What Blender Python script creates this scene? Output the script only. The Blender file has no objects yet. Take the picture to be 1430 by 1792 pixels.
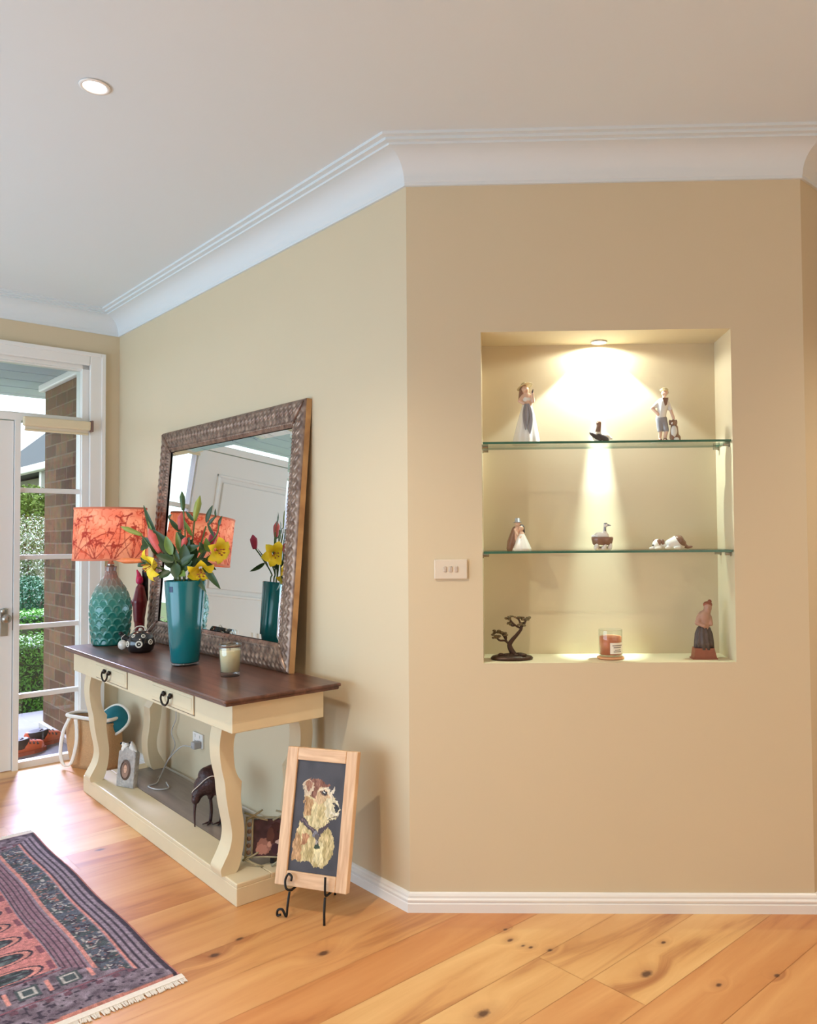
import bpy, bmesh, math, random
import numpy as np
from mathutils import Vector, Matrix, noise as mnoise
random.seed(7)
C = bpy.context.scene.collection
PI = math.pi
R = math.radians
sc = bpy.context.scene

# ------------------------------------------------------------------ camera
cam_d = bpy.data.cameras.new('camera')
cam = bpy.data.objects.new('camera', cam_d)
C.objects.link(cam)
cam_d.sensor_fit = 'HORIZONTAL'
cam_d.sensor_width = 36.0
cam_d.lens = 36.0 * 1374.64 / 1430
cam_d.shift_x = -(834.2 - 715) / 1430
cam_d.shift_y = (897.2 - 896) / 1430
cam_d.clip_start = 0.05
F_ = Vector((-0.0257207, 0.99925246, 0.02886103))
R_ = Vector((0.99962735, 0.02597296, -0.00840009))
U_ = Vector((0.00914342, -0.02863422, 0.99954814))
m = Matrix((R_, U_, -F_)).transposed().to_4x4()
m.translation = (0, 0, 1.32)
cam.matrix_world = m
sc.camera = cam

# ------------------------------------------------------------------ exposure
sc.view_settings.view_transform = 'Standard'
sc.view_settings.look = 'None'
sc.view_settings.gamma = 1.0
sc.view_settings.use_curve_mapping = False
sc.view_settings.exposure = 0.12

# ------------------------------------------------------------------ frames
# the mirror wall: t runs along it from the outside corner to the front door, n points into the room
D = 2.80
X0 = -0.318
X1 = 1.094
LEN = 2.887
HC = 2.71
S2 = math.sqrt(0.5)
WROT = R(135)
def LW(t, n, z=0.0):
    return Vector((X0 - S2 * t - S2 * n, D + S2 * t - S2 * n, z))

# ------------------------------------------------------------------ world and lights
w = bpy.data.worlds.new('sky'); sc.world = w; w.use_nodes = True
wn = w.node_tree.nodes; wl = w.node_tree.links
bg = wn['Background']
bg.inputs['Color'].default_value = (0.80, 0.90, 1.0, 1)
bg.inputs['Strength'].default_value = 2.6

def lamp(name, kind, loc, energy, color=(1, 1, 1), rot=(0, 0, 0), **kw):
    d = bpy.data.lights.new(name, kind); d.energy = energy; d.color = color
    for k, v in kw.items(): setattr(d, k, v)
    o = bpy.data.objects.new(name, d); C.objects.link(o)
    o.location = loc; o.rotation_euler = rot
    return o
def aim(o, target):
    o.rotation_euler = (Vector(target) - o.location).to_track_quat('-Z', 'Y').to_euler()

WARM = (1.0, 0.86, 0.68)
sun = lamp('sun', 'SUN', (0, 0, 10), 3.2, (1.0, 0.95, 0.86), angle=R(1.0))
sd = LW(-1.0, 0.35, 0) - LW(0, 0, 0)          # a high sun over the front garden, kept off the porch by its roof
sun.rotation_euler = (Vector((sd.x, sd.y, -4.2))).to_track_quat('-Z', 'Y').to_euler()
# added fill lamps behind the camera and across the hall, for imagined glazing
o = lamp('rear_fill', 'AREA', LW(-4.2, 0.5, 1.3), 30, (1.0, 0.90, 0.76), shape='RECTANGLE', size=3.6, size_y=2.2)
aim(o, LW(0, 1.2, 2.3))
o = lamp('hall_fill', 'AREA', LW(1.1, 3.85, 1.25), 132, (0.58, 0.82, 1.06), shape='RECTANGLE', size=3.6, size_y=2.2)  # cool fill added for the mirror wall and ceiling
aim(o, LW(1.1, 0.0, 2.5))
# added lamp out of view, boosting the skylight that enters through the entry glazing
o = lamp('garden_sky_fill', 'AREA', LW(9.5, -1.0, 4.9), 2900, (0.74, 0.76, 1.2), shape='RECTANGLE', size=3.0, size_y=2.6)
aim(o, LW(1.5, 0.6, 0.2))
# ceiling spots outside the frame: first matches the painting's wall shadow, rest added fill
for (t, n, e) in ((-0.35, 1.42, 88), (-1.7, 1.0, 14), (-1.7, 2.6, 10), (-0.3, 3.0, 10), (-2.2, -1.4, 70)):
    lamp('ceiling_and_fill_spot', 'SPOT', LW(t, n, HC - 0.015), e, WARM, spot_size=R(130), spot_blend=0.6, shadow_soft_size=0.03)

# ------------------------------------------------------------------ materials
def lin(c):
    out = []
    for v in c:
        v = v / 255.0
        out.append(v / 12.92 if v <= 0.04045 else ((v + 0.055) / 1.055) ** 2.4)
    return tuple(out)
def newmat(name):
    m = bpy.data.materials.new(name); m.use_nodes = True
    return m, m.node_tree.nodes, m.node_tree.links, m.node_tree.nodes['Principled BSDF']
def mat(name, col, rough=0.6, metal=0.0, var=0.06, scale=25.0, bump=0.0, bscale=60.0, coat=0.0, spec=None, sss=0.0):
    m, n, l, b = newmat(name)
    c = lin(col)
    tc = n.new('ShaderNodeTexCoord')
    nz = n.new('ShaderNodeTexNoise'); nz.inputs['Scale'].default_value = scale; nz.inputs['Detail'].default_value = 3
    l.new(tc.outputs['Object'], nz.inputs['Vector'])
    mx = n.new('ShaderNodeMix'); mx.data_type = 'RGBA'
    mx.inputs[6].default_value = tuple(min(1, v * (1 + var)) for v in c) + (1,)
    mx.inputs[7].default_value = tuple(v * (1 - var) for v in c) + (1,)
    l.new(nz.outputs['Fac'], mx.inputs[0]); l.new(mx.outputs[2], b.inputs['Base Color'])
    b.inputs['Roughness'].default_value = rough; b.inputs['Metallic'].default_value = metal
    if coat: b.inputs['Coat Weight'].default_value = coat
    if spec is not None: b.inputs['Specular IOR Level'].default_value = spec
    if sss:
        b.inputs['Subsurface Weight'].default_value = sss; b.inputs['Subsurface Radius'].default_value = (0.01, 0.006, 0.004)
    if bump:
        nb = n.new('ShaderNodeTexNoise'); nb.inputs['Scale'].default_value = bscale; nb.inputs['Detail'].default_value = 4
        l.new(tc.outputs['Object'], nb.inputs['Vector'])
        bp = n.new('ShaderNodeBump'); bp.inputs['Strength'].default_value = bump; bp.inputs['Distance'].default_value = 0.01
        l.new(nb.outputs['Fac'], bp.inputs['Height']); l.new(bp.outputs['Normal'], b.inputs['Normal'])
    return m
def attr_mat(name, rough=0.7, metal=0.0, noise_amt=0.0, scale=300.0, bump=0.0, coat=0.0, transl=0.0):
    m, n, l, b = newmat(name)
    a = n.new('ShaderNodeAttribute'); a.attribute_name = 'Col'
    src = a.outputs['Color']
    tc = n.new('ShaderNodeTexCoord')
    nz = n.new('ShaderNodeTexNoise'); nz.inputs['Scale'].default_value = scale; nz.inputs['Detail'].default_value = 2
    l.new(tc.outputs['Object'], nz.inputs['Vector'])
    if noise_amt:
        mr = n.new('ShaderNodeMapRange'); mr.inputs[3].default_value = 1 - noise_amt; mr.inputs[4].default_value = 1 + noise_amt
        l.new(nz.outputs['Fac'], mr.inputs[0])
        mx = n.new('ShaderNodeMix'); mx.data_type = 'RGBA'; mx.blend_type = 'MULTIPLY'; mx.inputs[0].default_value = 1
        l.new(src, mx.inputs[6]); l.new(mr.outputs[0], mx.inputs[7]); src = mx.outputs[2]
    l.new(src, b.inputs['Base Color'])
    b.inputs['Roughness'].default_value = rough; b.inputs['Metallic'].default_value = metal
    if coat: b.inputs['Coat Weight'].default_value = coat
    if bump:
        bp = n.new('ShaderNodeBump'); bp.inputs['Strength'].default_value = bump; bp.inputs['Distance'].default_value = 0.005
        l.new(nz.outputs['Fac'], bp.inputs['Height']); l.new(bp.outputs['Normal'], b.inputs['Normal'])
    if transl:
        tr = n.new('ShaderNodeBsdfTranslucent'); l.new(src, tr.inputs['Color'])
        ms = n.new('ShaderNodeMixShader'); ms.inputs[0].default_value = transl
        l.new(b.outputs[0], ms.inputs[1]); l.new(tr.outputs[0], ms.inputs[2])
        l.new(ms.outputs[0], n['Material Output'].inputs[0])
    return m
def thin_glass(name, col=(1, 1, 1), refl=0.06):
    m, n, l, b = newmat(name); n.remove(b)
    tr = n.new('ShaderNodeBsdfTransparent'); tr.inputs['Color'].default_value = tuple(col) + (1,)
    gl = n.new('ShaderNodeBsdfGlossy'); gl.inputs['Roughness'].default_value = 0.02
    fr = n.new('ShaderNodeLayerWeight'); fr.inputs['Blend'].default_value = 0.5
    pw_ = n.new('ShaderNodeMath'); pw_.operation = 'POWER'; pw_.inputs[1].default_value = 5; l.new(fr.outputs['Facing'], pw_.inputs[0])
    ml = n.new('ShaderNodeMath'); ml.operation = 'MULTIPLY_ADD'; ml.inputs[1].default_value = 0.8; ml.inputs[2].default_value = refl
    l.new(pw_.outputs[0], ml.inputs[0]); ml.use_clamp = True
    ms = n.new('ShaderNodeMixShader'); l.new(ml.outputs[0], ms.inputs[0])
    l.new(tr.outputs[0], ms.inputs[1]); l.new(gl.outputs[0], ms.inputs[2])
    l.new(ms.outputs[0], n['Material Output'].inputs[0])
    return m
def emit(name, col, s):
    m, n, l, b = newmat(name)
    b.inputs['Base Color'].default_value = (1, 1, 1, 1)
    b.inputs['Emission Color'].default_value = tuple(col) + (1,); b.inputs['Emission Strength'].default_value = s
    return m

M = {}
M['wall'] = mat('wall_paint', (212, 196, 165), 0.62, var=0.015, scale=3)
M['ceiling'] = mat('ceiling_paint', (220, 226, 228), 0.7, var=0.01, scale=3)
M['white'] = mat('white_gloss_paint', (236, 233, 228), 0.35, var=0.01, scale=6)
M['cream'] = mat('cream_painted_wood', (222, 206, 172), 0.42, var=0.04, scale=12)
M['chrome'] = mat('brushed_nickel', (170, 165, 155), 0.3, 1.0)
M['black'] = mat('black_iron', (22, 20, 20), 0.45, 0.3)
M['glass'] = thin_glass('window_glass', (0.97, 0.99, 0.98), 0.05)
M['shelf_glass'] = thin_glass('shelf_glass', (0.93, 0.98, 0.94), 0.05)
M['shelf_edge'] = mat('green_glass_edge', (66, 108, 88), 0.15, var=0.2, scale=40)
M['mirror'] = mat('mirror_silver', (232, 236, 232), 0.015, 1.0, var=0.0)

KNOTS = [(0.203, 0.627, 1), (0.241, 0.523, .7), (-0.029, 0.374, 1.1), (-0.609, 0.231, 1.2), (-0.811, -0.257, 1.2), (-0.991, -0.358, .6), (-1.086, -0.527, .6), (-0.327, -0.145, .5), (-0.387, -0.106, .6), (-0.44, -0.11, .45), (-0.464, -0.121, .5), (-0.519, -0.152, .6), (-0.744, -0.449, .5), (1.35, 0.60, 1.0), (-0.5, 0.8, 0.8), (0.6, 1.95, 1.0)]
def floor_mat():
    m, n, l, b = newmat('oak_planks')
    tc = n.new('ShaderNodeTexCoord'); sp = n.new('ShaderNodeSeparateXYZ'); l.new(tc.outputs['Object'], sp.inputs[0])
    at = n.new('ShaderNodeAttribute'); at.attribute_name = 'Col'
    sa = n.new('ShaderNodeSeparateColor'); l.new(at.outputs['Color'], sa.inputs[0])
    cb = n.new('ShaderNodeCombineXYZ'); l.new(sp.outputs[1], cb.inputs[0]); l.new(sp.outputs[0], cb.inputs[1])
    def M2(op, a, bv):
        q = n.new('ShaderNodeMath'); q.operation = op
        for i_, v_ in ((0, a), (1, bv)):
            if isinstance(v_, (int, float)): q.inputs[i_].default_value = v_
            else: l.new(v_, q.inputs[i_])
        return q.outputs[0]
    # knots: each has its own place on the boards; the grain bends round it
    kn = None; sw_ = None
    for kt, kx_, ks in KNOTS:
        dv = n.new('ShaderNodeVectorMath'); dv.operation = 'SUBTRACT'; l.new(cb.outputs[0], dv.inputs[0]); dv.inputs[1].default_value = (kx_, kt, 0)
        sc_ = n.new('ShaderNodeVectorMath'); sc_.operation = 'MULTIPLY'; l.new(dv.outputs[0], sc_.inputs[0]); sc_.inputs[1].default_value = (1.25 / ks, 1.9 / ks, 0)
        ln = n.new('ShaderNodeVectorMath'); ln.operation = 'LENGTH'; l.new(sc_.outputs[0], ln.inputs[0])
        kn = ln.outputs['Value'] if kn is None else M2('MINIMUM', kn, ln.outputs['Value'])
    # grain runs along the plank and jumps from plank to plank
    mp = n.new('ShaderNodeVectorMath'); mp.operation = 'MULTIPLY_ADD'
    l.new(at.outputs['Color'], mp.inputs[0]); mp.inputs[1].default_value = (7.3, 15.1, 23.7)
    sc3 = n.new('ShaderNodeVectorMath'); sc3.operation = 'MULTIPLY'; sc3.inputs[1].default_value = (1.1, 8.5, 1)
    l.new(cb.outputs[0], sc3.inputs[0]); l.new(sc3.outputs[0], mp.inputs[2])
    bend = n.new('ShaderNodeMapRange'); bend.inputs[1].default_value = 0.0; bend.inputs[2].default_value = 0.13; bend.inputs[3].default_value = 0.55; bend.inputs[4].default_value = 0.0; l.new(kn, bend.inputs[0])
    ad = n.new('ShaderNodeVectorMath'); ad.operation = 'ADD'; l.new(mp.outputs[0], ad.inputs[0]); cbb = n.new('ShaderNodeCombineXYZ'); l.new(bend.outputs[0], cbb.inputs[1]); l.new(cbb.outputs[0], ad.inputs[1])
    g1 = n.new('ShaderNodeTexNoise'); g1.inputs['Scale'].default_value = 1.0; g1.inputs['Detail'].default_value = 5; g1.inputs['Roughness'].default_value = 0.58; g1.inputs['Distortion'].default_value = 0.7
    l.new(ad.outputs[0], g1.inputs['Vector'])
    ramp = n.new('ShaderNodeValToRGB'); cr = ramp.color_ramp
    cr.elements[0].position = 0.28; cr.elements[0].color = lin((176, 116, 74)) + (1,)
    cr.elements[1].position = 0.70; cr.elements[1].color = lin((232, 188, 136)) + (1,)
    e = cr.elements.new(0.45); e.color = lin((216, 164, 112)) + (1,)
    l.new(g1.outputs['Fac'], ramp.inputs[0])
    tone = n.new('ShaderNodeMix'); tone.data_type = 'RGBA'
    tone.inputs[6].default_value = lin((232, 198, 170)) + (1,); tone.inputs[7].default_value = lin((255, 255, 240)) + (1,)
    l.new(sa.outputs[0], tone.inputs[0])
    mul = n.new('ShaderNodeMix'); mul.data_type = 'RGBA'; mul.blend_type = 'MULTIPLY'; mul.inputs[0].default_value = 1
    l.new(ramp.outputs[0], mul.inputs[6]); l.new(tone.outputs[2], mul.inputs[7])
    kd = n.new('ShaderNodeTexNoise'); kd.inputs['Scale'].default_value = 60; l.new(cb.outputs[0], kd.inputs['Vector'])
    kw_ = M2('ADD', kn, M2('MULTIPLY', M2('SUBTRACT', kd.outputs['Fac'], 0.5), 0.02))
    kr = n.new('ShaderNodeMapRange'); kr.inputs[1].default_value = 0.012; kr.inputs[2].default_value = 0.030; kr.inputs[3].default_value = 0.9; kr.inputs[4].default_value = 0.0; l.new(kw_, kr.inputs[0])
    kh = n.new('ShaderNodeMapRange'); kh.inputs[1].default_value = 0.02; kh.inputs[2].default_value = 0.09; kh.inputs[3].default_value = 0.38; kh.inputs[4].default_value = 0.0; l.new(kw_, kh.inputs[0])
    k0 = n.new('ShaderNodeMix'); k0.data_type = 'RGBA'; l.new(kh.outputs[0], k0.inputs[0]); l.new(mul.outputs[2], k0.inputs[6]); k0.inputs[7].default_value = lin((158, 96, 58)) + (1,)
    kx = n.new('ShaderNodeMix'); kx.data_type = 'RGBA'; l.new(kr.outputs[0], kx.inputs[0]); l.new(k0.outputs[2], kx.inputs[6]); kx.inputs[7].default_value = lin((78, 44, 32)) + (1,)
    l.new(kx.outputs[2], b.inputs['Base Color'])
    b.inputs['Roughness'].default_value = 0.36
    bp = n.new('ShaderNodeBump'); bp.inputs['Strength'].default_value = 0.05; bp.inputs['Distance'].default_value = 0.003
    l.new(g1.outputs['Fac'], bp.inputs['Height']); l.new(bp.outputs['Normal'], b.inputs['Normal'])
    return m
M['floor'] = floor_mat()
def wood_mat(name, dark, light, rough, sx=2.0, sy=26.0, coat=0.0):
    m, n, l, b = newmat(name)
    tc = n.new('ShaderNodeTexCoord'); sc3 = n.new('ShaderNodeVectorMath'); sc3.operation = 'MULTIPLY'; sc3.inputs[1].default_value = (sx, sy, sy)
    l.new(tc.outputs['Object'], sc3.inputs[0])
    g = n.new('ShaderNodeTexNoise'); g.inputs['Scale'].default_value = 1.0; g.inputs['Detail'].default_value = 6; g.inputs['Distortion'].default_value = 0.8
    l.new(sc3.outputs[0], g.inputs['Vector'])
    rp = n.new('ShaderNodeValToRGB'); rp.color_ramp.elements[0].position = 0.34; rp.color_ramp.elements[0].color = lin(dark) + (1,)
    rp.color_ramp.elements[1].position = 0.66; rp.color_ramp.elements[1].color = lin(light) + (1,)
    l.new(g.outputs['Fac'], rp.inputs[0]); l.new(rp.outputs[0], b.inputs['Base Color'])
    b.inputs['Roughness'].default_value = rough
    if coat: b.inputs['Coat Weight'].default_value = coat; b.inputs['Coat Roughness'].default_value = 0.15
    return m
M['walnut'] = wood_mat('dark_stained_wood', (78, 50, 42), (118, 80, 66), 0.30)
M['pine'] = wood_mat('pale_oak_frame', (212, 168, 128), (236, 200, 160), 0.5, 6, 60)
M['pinev'] = wood_mat('pale_oak_upright', (212, 168, 128), (236, 200, 160), 0.5, 60, 6)
M['shelfboard'] = wood_mat('grey_brown_board', (120, 108, 100), (140, 126, 116), 0.3)
M['gilt'] = wood_mat('pale_gilt_wood', (170, 124, 80), (206, 160, 108), 0.45, 8, 8)

def brick_mat():
    m, n, l, b = newmat('brown_brick')
    tc = n.new('ShaderNodeTexCoord'); sp = n.new('ShaderNodeSeparateXYZ'); l.new(tc.outputs['Object'], sp.inputs[0])
    ad = n.new('ShaderNodeMath'); l.new(sp.outputs[0], ad.inputs[0]); l.new(sp.outputs[1], ad.inputs[1])
    cb = n.new('ShaderNodeCombineXYZ'); l.new(ad.outputs[0], cb.inputs[0]); l.new(sp.outputs[2], cb.inputs[1])
    bk = n.new('ShaderNodeTexBrick'); bk.inputs['Scale'].default_value = 1
    bk.inputs['Brick Width'].default_value = 0.24; bk.inputs['Row Height'].default_value = 0.086; bk.inputs['Mortar Size'].default_value = 0.006; bk.inputs['Mortar Smooth'].default_value = 0.3
    bk.inputs['Color1'].default_value = lin((88, 58, 36)) + (1,); bk.inputs['Color2'].default_value = lin((132, 98, 66)) + (1,); bk.inputs['Mortar'].default_value = lin((128, 106, 82)) + (1,)
    l.new(cb.outputs[0], bk.inputs['Vector'])
    nz = n.new('ShaderNodeTexNoise'); nz.inputs['Scale'].default_value = 18; l.new(tc.outputs['Object'], nz.inputs['Vector'])
    mx = n.new('ShaderNodeMix'); mx.data_type = 'RGBA'; mx.blend_type = 'OVERLAY'; mx.inputs[0].default_value = 0.45
    l.new(bk.outputs['Color'], mx.inputs[6]); l.new(nz.outputs['Color'], mx.inputs[7])
    l.new(mx.outputs[2], b.inputs['Base Color']); b.inputs['Roughness'].default_value = 0.9
    bp = n.new('ShaderNodeBump'); bp.invert = True; bp.inputs['Strength'].default_value = 0.6; bp.inputs['Distance'].default_value = 0.01
    l.new(bk.outputs['Fac'], bp.inputs['Height']); l.new(bp.outputs['Normal'], b.inputs['Normal'])
    return m
M['brick'] = brick_mat()

# ------------------------------------------------------------------ mesh helpers
def box(bm, x0, x1, y0, y1, z0, z1):
    v = [bm.verts.new(p) for p in ((x0, y0, z0), (x1, y0, z0), (x1, y1, z0), (x0, y1, z0), (x0, y0, z1), (x1, y0, z1), (x1, y1, z1), (x0, y1, z1))]
    for f in ((0, 3, 2, 1), (4, 5, 6, 7), (0, 1, 5, 4), (1, 2, 6, 5), (2, 3, 7, 6), (3, 0, 4, 7)):
        bm.faces.new([v[i] for i in f])
    return v
def rbox(bm, x0, x1, y0, y1, z0, z1, r=0.004, seg=2):
    b2 = bmesh.new(); box(b2, x0, x1, y0, y1, z0, z1)
    bmesh.ops.bevel(b2, geom=b2.edges[:], offset=r, segments=seg, affect='EDGES', profile=0.5)
    merge(bm, b2)
def merge(bm, b2, mtx=None):
    if mtx is not None: bmesh.ops.transform(b2, matrix=mtx, verts=b2.verts)
    me = bpy.data.meshes.new('tmp'); b2.to_mesh(me); bm.from_mesh(me); bpy.data.meshes.remove(me); b2.free()
def prism(bm, poly, z0, z1, axis='z'):
    def P(a, b, c):
        return {'z': (a, b, c), 'x': (c, a, b), 'y': (a, c, b)}[axis]
    lo = [bm.verts.new(P(a, b, z0)) for a, b in poly]; hi = [bm.verts.new(P(a, b, z1)) for a, b in poly]
    k = len(poly)
    bm.faces.new(lo[::-1]); bm.faces.new(hi)
    for i in range(k): bm.faces.new((lo[i], lo[(i + 1) % k], hi[(i + 1) % k], hi[i]))
def lathe(bm, prof, seg=32, cx=0, cy=0, sx=1, sy=1):
    rings = []
    for r, z in prof:
        if r < 1e-6: rings.append([bm.verts.new((cx, cy, z))])
        else: rings.append([bm.verts.new((cx + r * sx * math.cos(2 * PI * i / seg), cy + r * sy * math.sin(2 * PI * i / seg), z)) for i in range(seg)])
    for a, b in zip(rings, rings[1:]):
        for i in range(seg):
            j = (i + 1) % seg
            if len(a) == 1 and len(b) == 1: continue
            if len(a) == 1: bm.faces.new((a[0], b[j], b[i]))
            elif len(b) == 1: bm.faces.new((a[i], a[j], b[0]))
            else: bm.faces.new((a[i], a[j], b[j], b[i]))
    return rings
def tube(bm, pts, rad, seg=8, cap=True):
    pts = [Vector(p) for p in pts]; n = len(pts)
    rr = rad if isinstance(rad, (list, tuple)) else [rad] * n
    up = Vector((0, 0, 1)); rings = []; side = None
    for i, p in enumerate(pts):
        d = (pts[min(i + 1, n - 1)] - pts[max(i - 1, 0)]).normalized()
        if side is None:
            side = d.cross(up if abs(d.z) < 0.9 else Vector((1, 0, 0))).normalized()
        else:
            side = (side - d * side.dot(d)).normalized()
        o2 = d.cross(side)
        rings.append([bm.verts.new(p + (side * math.cos(2 * PI * k / seg) + o2 * math.sin(2 * PI * k / seg)) * rr[i]) for k in range(seg)])
    for a, b in zip(rings, rings[1:]):
        for k in range(seg): bm.faces.new((a[k], a[(k + 1) % seg], b[(k + 1) % seg], b[k]))
    if cap: bm.faces.new(rings[0][::-1]); bm.faces.new(rings[-1])
def spline(pts, n=8):
    pts = [Vector(p) for p in pts]; out = []
    ext = [2 * pts[0] - pts[1]] + pts + [2 * pts[-1] - pts[-2]]
    for i in range(1, len(ext) - 2):
        p0, p1, p2, p3 = ext[i - 1:i + 3]
        for k in range(n):
            t = k / n
            out.append(0.5 * ((2 * p1) + (p2 - p0) * t + (2 * p0 - 5 * p1 + 4 * p2 - p3) * t * t + (3 * p1 - p0 - 3 * p2 + p3) * t ** 3))
    out.append(pts[-1]); return out
def ball(bm, c, r, sx=1, sy=1, sz=1, rot=None, u=16, v=10):
    mt = Matrix.Translation(c) @ (rot.to_4x4() if rot else Matrix.Identity(4)) @ Matrix.Diagonal((r * sx, r * sy, r * sz, 1))
    bmesh.ops.create_uvsphere(bm, u_segments=u, v_segments=v, radius=1.0, matrix=mt)
def obj(name, bm, m, parent=None, smooth=False, loc=None, rotz=None):
    bmesh.ops.recalc_face_normals(bm, faces=bm.faces[:])
    me = bpy.data.meshes.new(name); bm.to_mesh(me); bm.free()
    o = bpy.data.objects.new(name, me); C.objects.link(o)
    for mm in (m if isinstance(m, (list, tuple)) else [m]): me.materials.append(mm)
    if smooth:
        for p in me.polygons: p.use_smooth = True
        if smooth == 'auto':
            me.set_sharp_from_angle(angle=R(40))
    if parent: o.parent = parent
    if loc is not None: o.location = loc
    if rotz is not None: o.rotation_euler = (0, 0, rotz)
    return o
def thing(name, label, cat, loc=(0, 0, 0), rotz=0.0, group=None, rotx=0.0):
    o = bpy.data.objects.new(name, None); C.objects.link(o)
    o.empty_display_size = 0.05
    o.location = loc; o.rotation_euler = (rotx, 0, rotz); o['label'] = label; o['category'] = cat
    if group: o['group'] = group
    return o
def tag(o, label, cat, group=None):
    o['label'] = label; o['category'] = cat
    if group: o['group'] = group
    return o
def struct(name, bm, m, loc=(0, 0, 0), rotz=0.0, parent=None, **kw):
    o = obj(name, bm, m, parent, **kw)
    if parent is None:
        o['kind'] = 'structure'; o.location = loc; o.rotation_euler = (0, 0, rotz)
    return o
def paint(o, fn):
    """per-vertex colour from fn(xyz array) -> rgb array (sRGB 0..255)"""
    me = o.data; n = len(me.vertices)
    co = np.empty(n * 3); me.vertices.foreach_get('co', co); co = co.reshape(-1, 3)
    c = np.clip(fn(co), 0, 255) / 255.0
    c = np.where(c <= 0.04045, c / 12.92, ((c + 0.055) / 1.055) ** 2.4)
    a = me.color_attributes.new('Col', 'FLOAT_COLOR', 'POINT')
    a.data.foreach_set('color', np.concatenate([c, np.ones((n, 1))], 1).astype(np.float32).ravel())
def grid(bm, nx, ny, fn):
    vs = [[bm.verts.new(fn(i / nx, j / ny)) for j in range(ny + 1)] for i in range(nx + 1)]
    for i in range(nx):
        for j in range(ny): bm.faces.new((vs[i][j], vs[i + 1][j], vs[i + 1][j + 1], vs[i][j + 1]))
    return vs
def inpoly(px, py, poly):
    ins = np.zeros(px.shape, bool); k = len(poly)
    for i in range(k):
        x1, y1 = poly[i]; x2, y2 = poly[(i + 1) % k]
        c = ((y1 > py) != (y2 > py)) & (px < (x2 - x1) * (py - y1) / ((y2 - y1) if y2 != y1 else 1e-9) + x1)
        ins ^= c
    return ins
def segdist(px, py, a, b):
    ax, ay = a; bx, by = b; dx, dy = bx - ax, by - ay
    t = np.clip(((px - ax) * dx + (py - ay) * dy) / max(dx * dx + dy * dy, 1e-12), 0, 1)
    return np.hypot(px - ax - t * dx, py - ay - t * dy)
def vnoise(x, y, s):
    """cheap smooth value noise, 0..1"""
    x = x * s; y = y * s
    xi = np.floor(x).astype(int); yi = np.floor(y).astype(int); fx = x - xi; fy = y - yi
    fx = fx * fx * (3 - 2 * fx); fy = fy * fy * (3 - 2 * fy)
    h = lambda a, b: np.modf(np.abs(np.sin(a * 127.1 + b * 311.7) * 43758.5453))[0]
    return (h(xi, yi) * (1 - fx) + h(xi + 1, yi) * fx) * (1 - fy) + (h(xi, yi + 1) * (1 - fx) + h(xi + 1, yi + 1) * fx) * fy
def blob(name, parts, m, parent, voxel=0.003, smooth=4):
    """one continuous surface grown from capsules: (p0, r0, p1, r1) or (c, r) or (c, r, (sx,sy,sz))"""
    bm = bmesh.new()
    for p in parts:
        if len(p) == 4:
            a, r0, b, r1 = Vector(p[0]), p[1], Vector(p[2]), p[3]
            ball(bm, a, r0); ball(bm, b, r1)
            if (b - a).length > 1e-5:
                k = 6; tube(bm, [a.lerp(b, i / k) for i in range(k + 1)], [r0 + (r1 - r0) * i / k for i in range(k + 1)], 14)
        elif len(p) == 3: ball(bm, Vector(p[0]), p[1], *p[2])
        else: ball(bm, Vector(p[0]), p[1])
    o = obj(name, bm, m)
    md = o.modifiers.new('r', 'REMESH'); md.mode = 'VOXEL'; md.voxel_size = voxel; md.use_smooth_shade = True
    if smooth:
        s = o.modifiers.new('s', 'SMOOTH'); s.factor = 0.5; s.iterations = smooth
    dg = bpy.context.evaluated_depsgraph_get(); dg.update()
    me = bpy.data.meshes.new_from_object(o.evaluated_get(dg), depsgraph=dg)
    old = o.data; o.modifiers.clear(); o.data = me; bpy.data.meshes.remove(old)
    me.name = name
    for p in me.polygons: p.use_smooth = True
    if not me.materials: me.materials.append(m)
    if parent: o.parent = parent
    return o

# ================================================================== THE ROOM
rp_ = random.Random(21); bm = bmesh.new(); box(bm, -4.6, LEN + 0.13, -3.6, 4.15, -0.12, -0.0015); tones = [(0.0, 0.2, 0.2)] * 8
t_ = -0.33 - 0.19 * 22
while t_ < LEN + 0.1:
    k_ = round((t_ + 0.33) / 0.19)
    js = [-3.6]; x_ = -3.6 + rp_.uniform(0.3, 1.9)
    if k_ == -3: js = [-3.6, -1.9, -0.122, 1.78, 3.6]
    else:
        while x_ < 4.1: js.append(x_); x_ += 1.9
    js.append(4.15)
    for a_, b_ in zip(js, js[1:]):
        for p in ((t_ + 0.0006, a_ + 0.0006), (t_ + 0.1894, a_ + 0.0006), (t_ + 0.1894, b_ - 0.0006), (t_ + 0.0006, b_ - 0.0006)): bm.verts.new((min(max(p[0], -4.6), LEN + 0.13), p[1], 0.0))
        bm.verts.ensure_lookup_table(); bm.faces.new(bm.verts[-4:])
        tn = rp_.random()
        if abs((a_ + b_) / 2) < 1.4: tn = {0: 0.12, -1: 0.85, -2: 0.95, -4: 0.25, -5: 0.3, 1: 0.45, 2: 0.6, 3: 0.5}.get(k_, tn)
        if k_ == -3: tn = 0.95 if b_ < 0 else 0.35
        tones += [(tn, rp_.random(), rp_.random())] * 4
    t_ += 0.19
fl = struct('floor', bm, M['floor'], LW(0, 0), WROT)
ca = fl.data.color_attributes.new('Col', 'FLOAT_COLOR', 'POINT')
ca.data.foreach_set('color', np.array([tuple(q) + (1,) for q in tones], np.float32).ravel())
bm = bmesh.new(); box(bm, -4.6, LEN + 0.13, -3.6, 4.15, HC, HC + 0.12)
struct('ceiling', bm, M['ceiling'], LW(0, 0), WROT)
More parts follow.
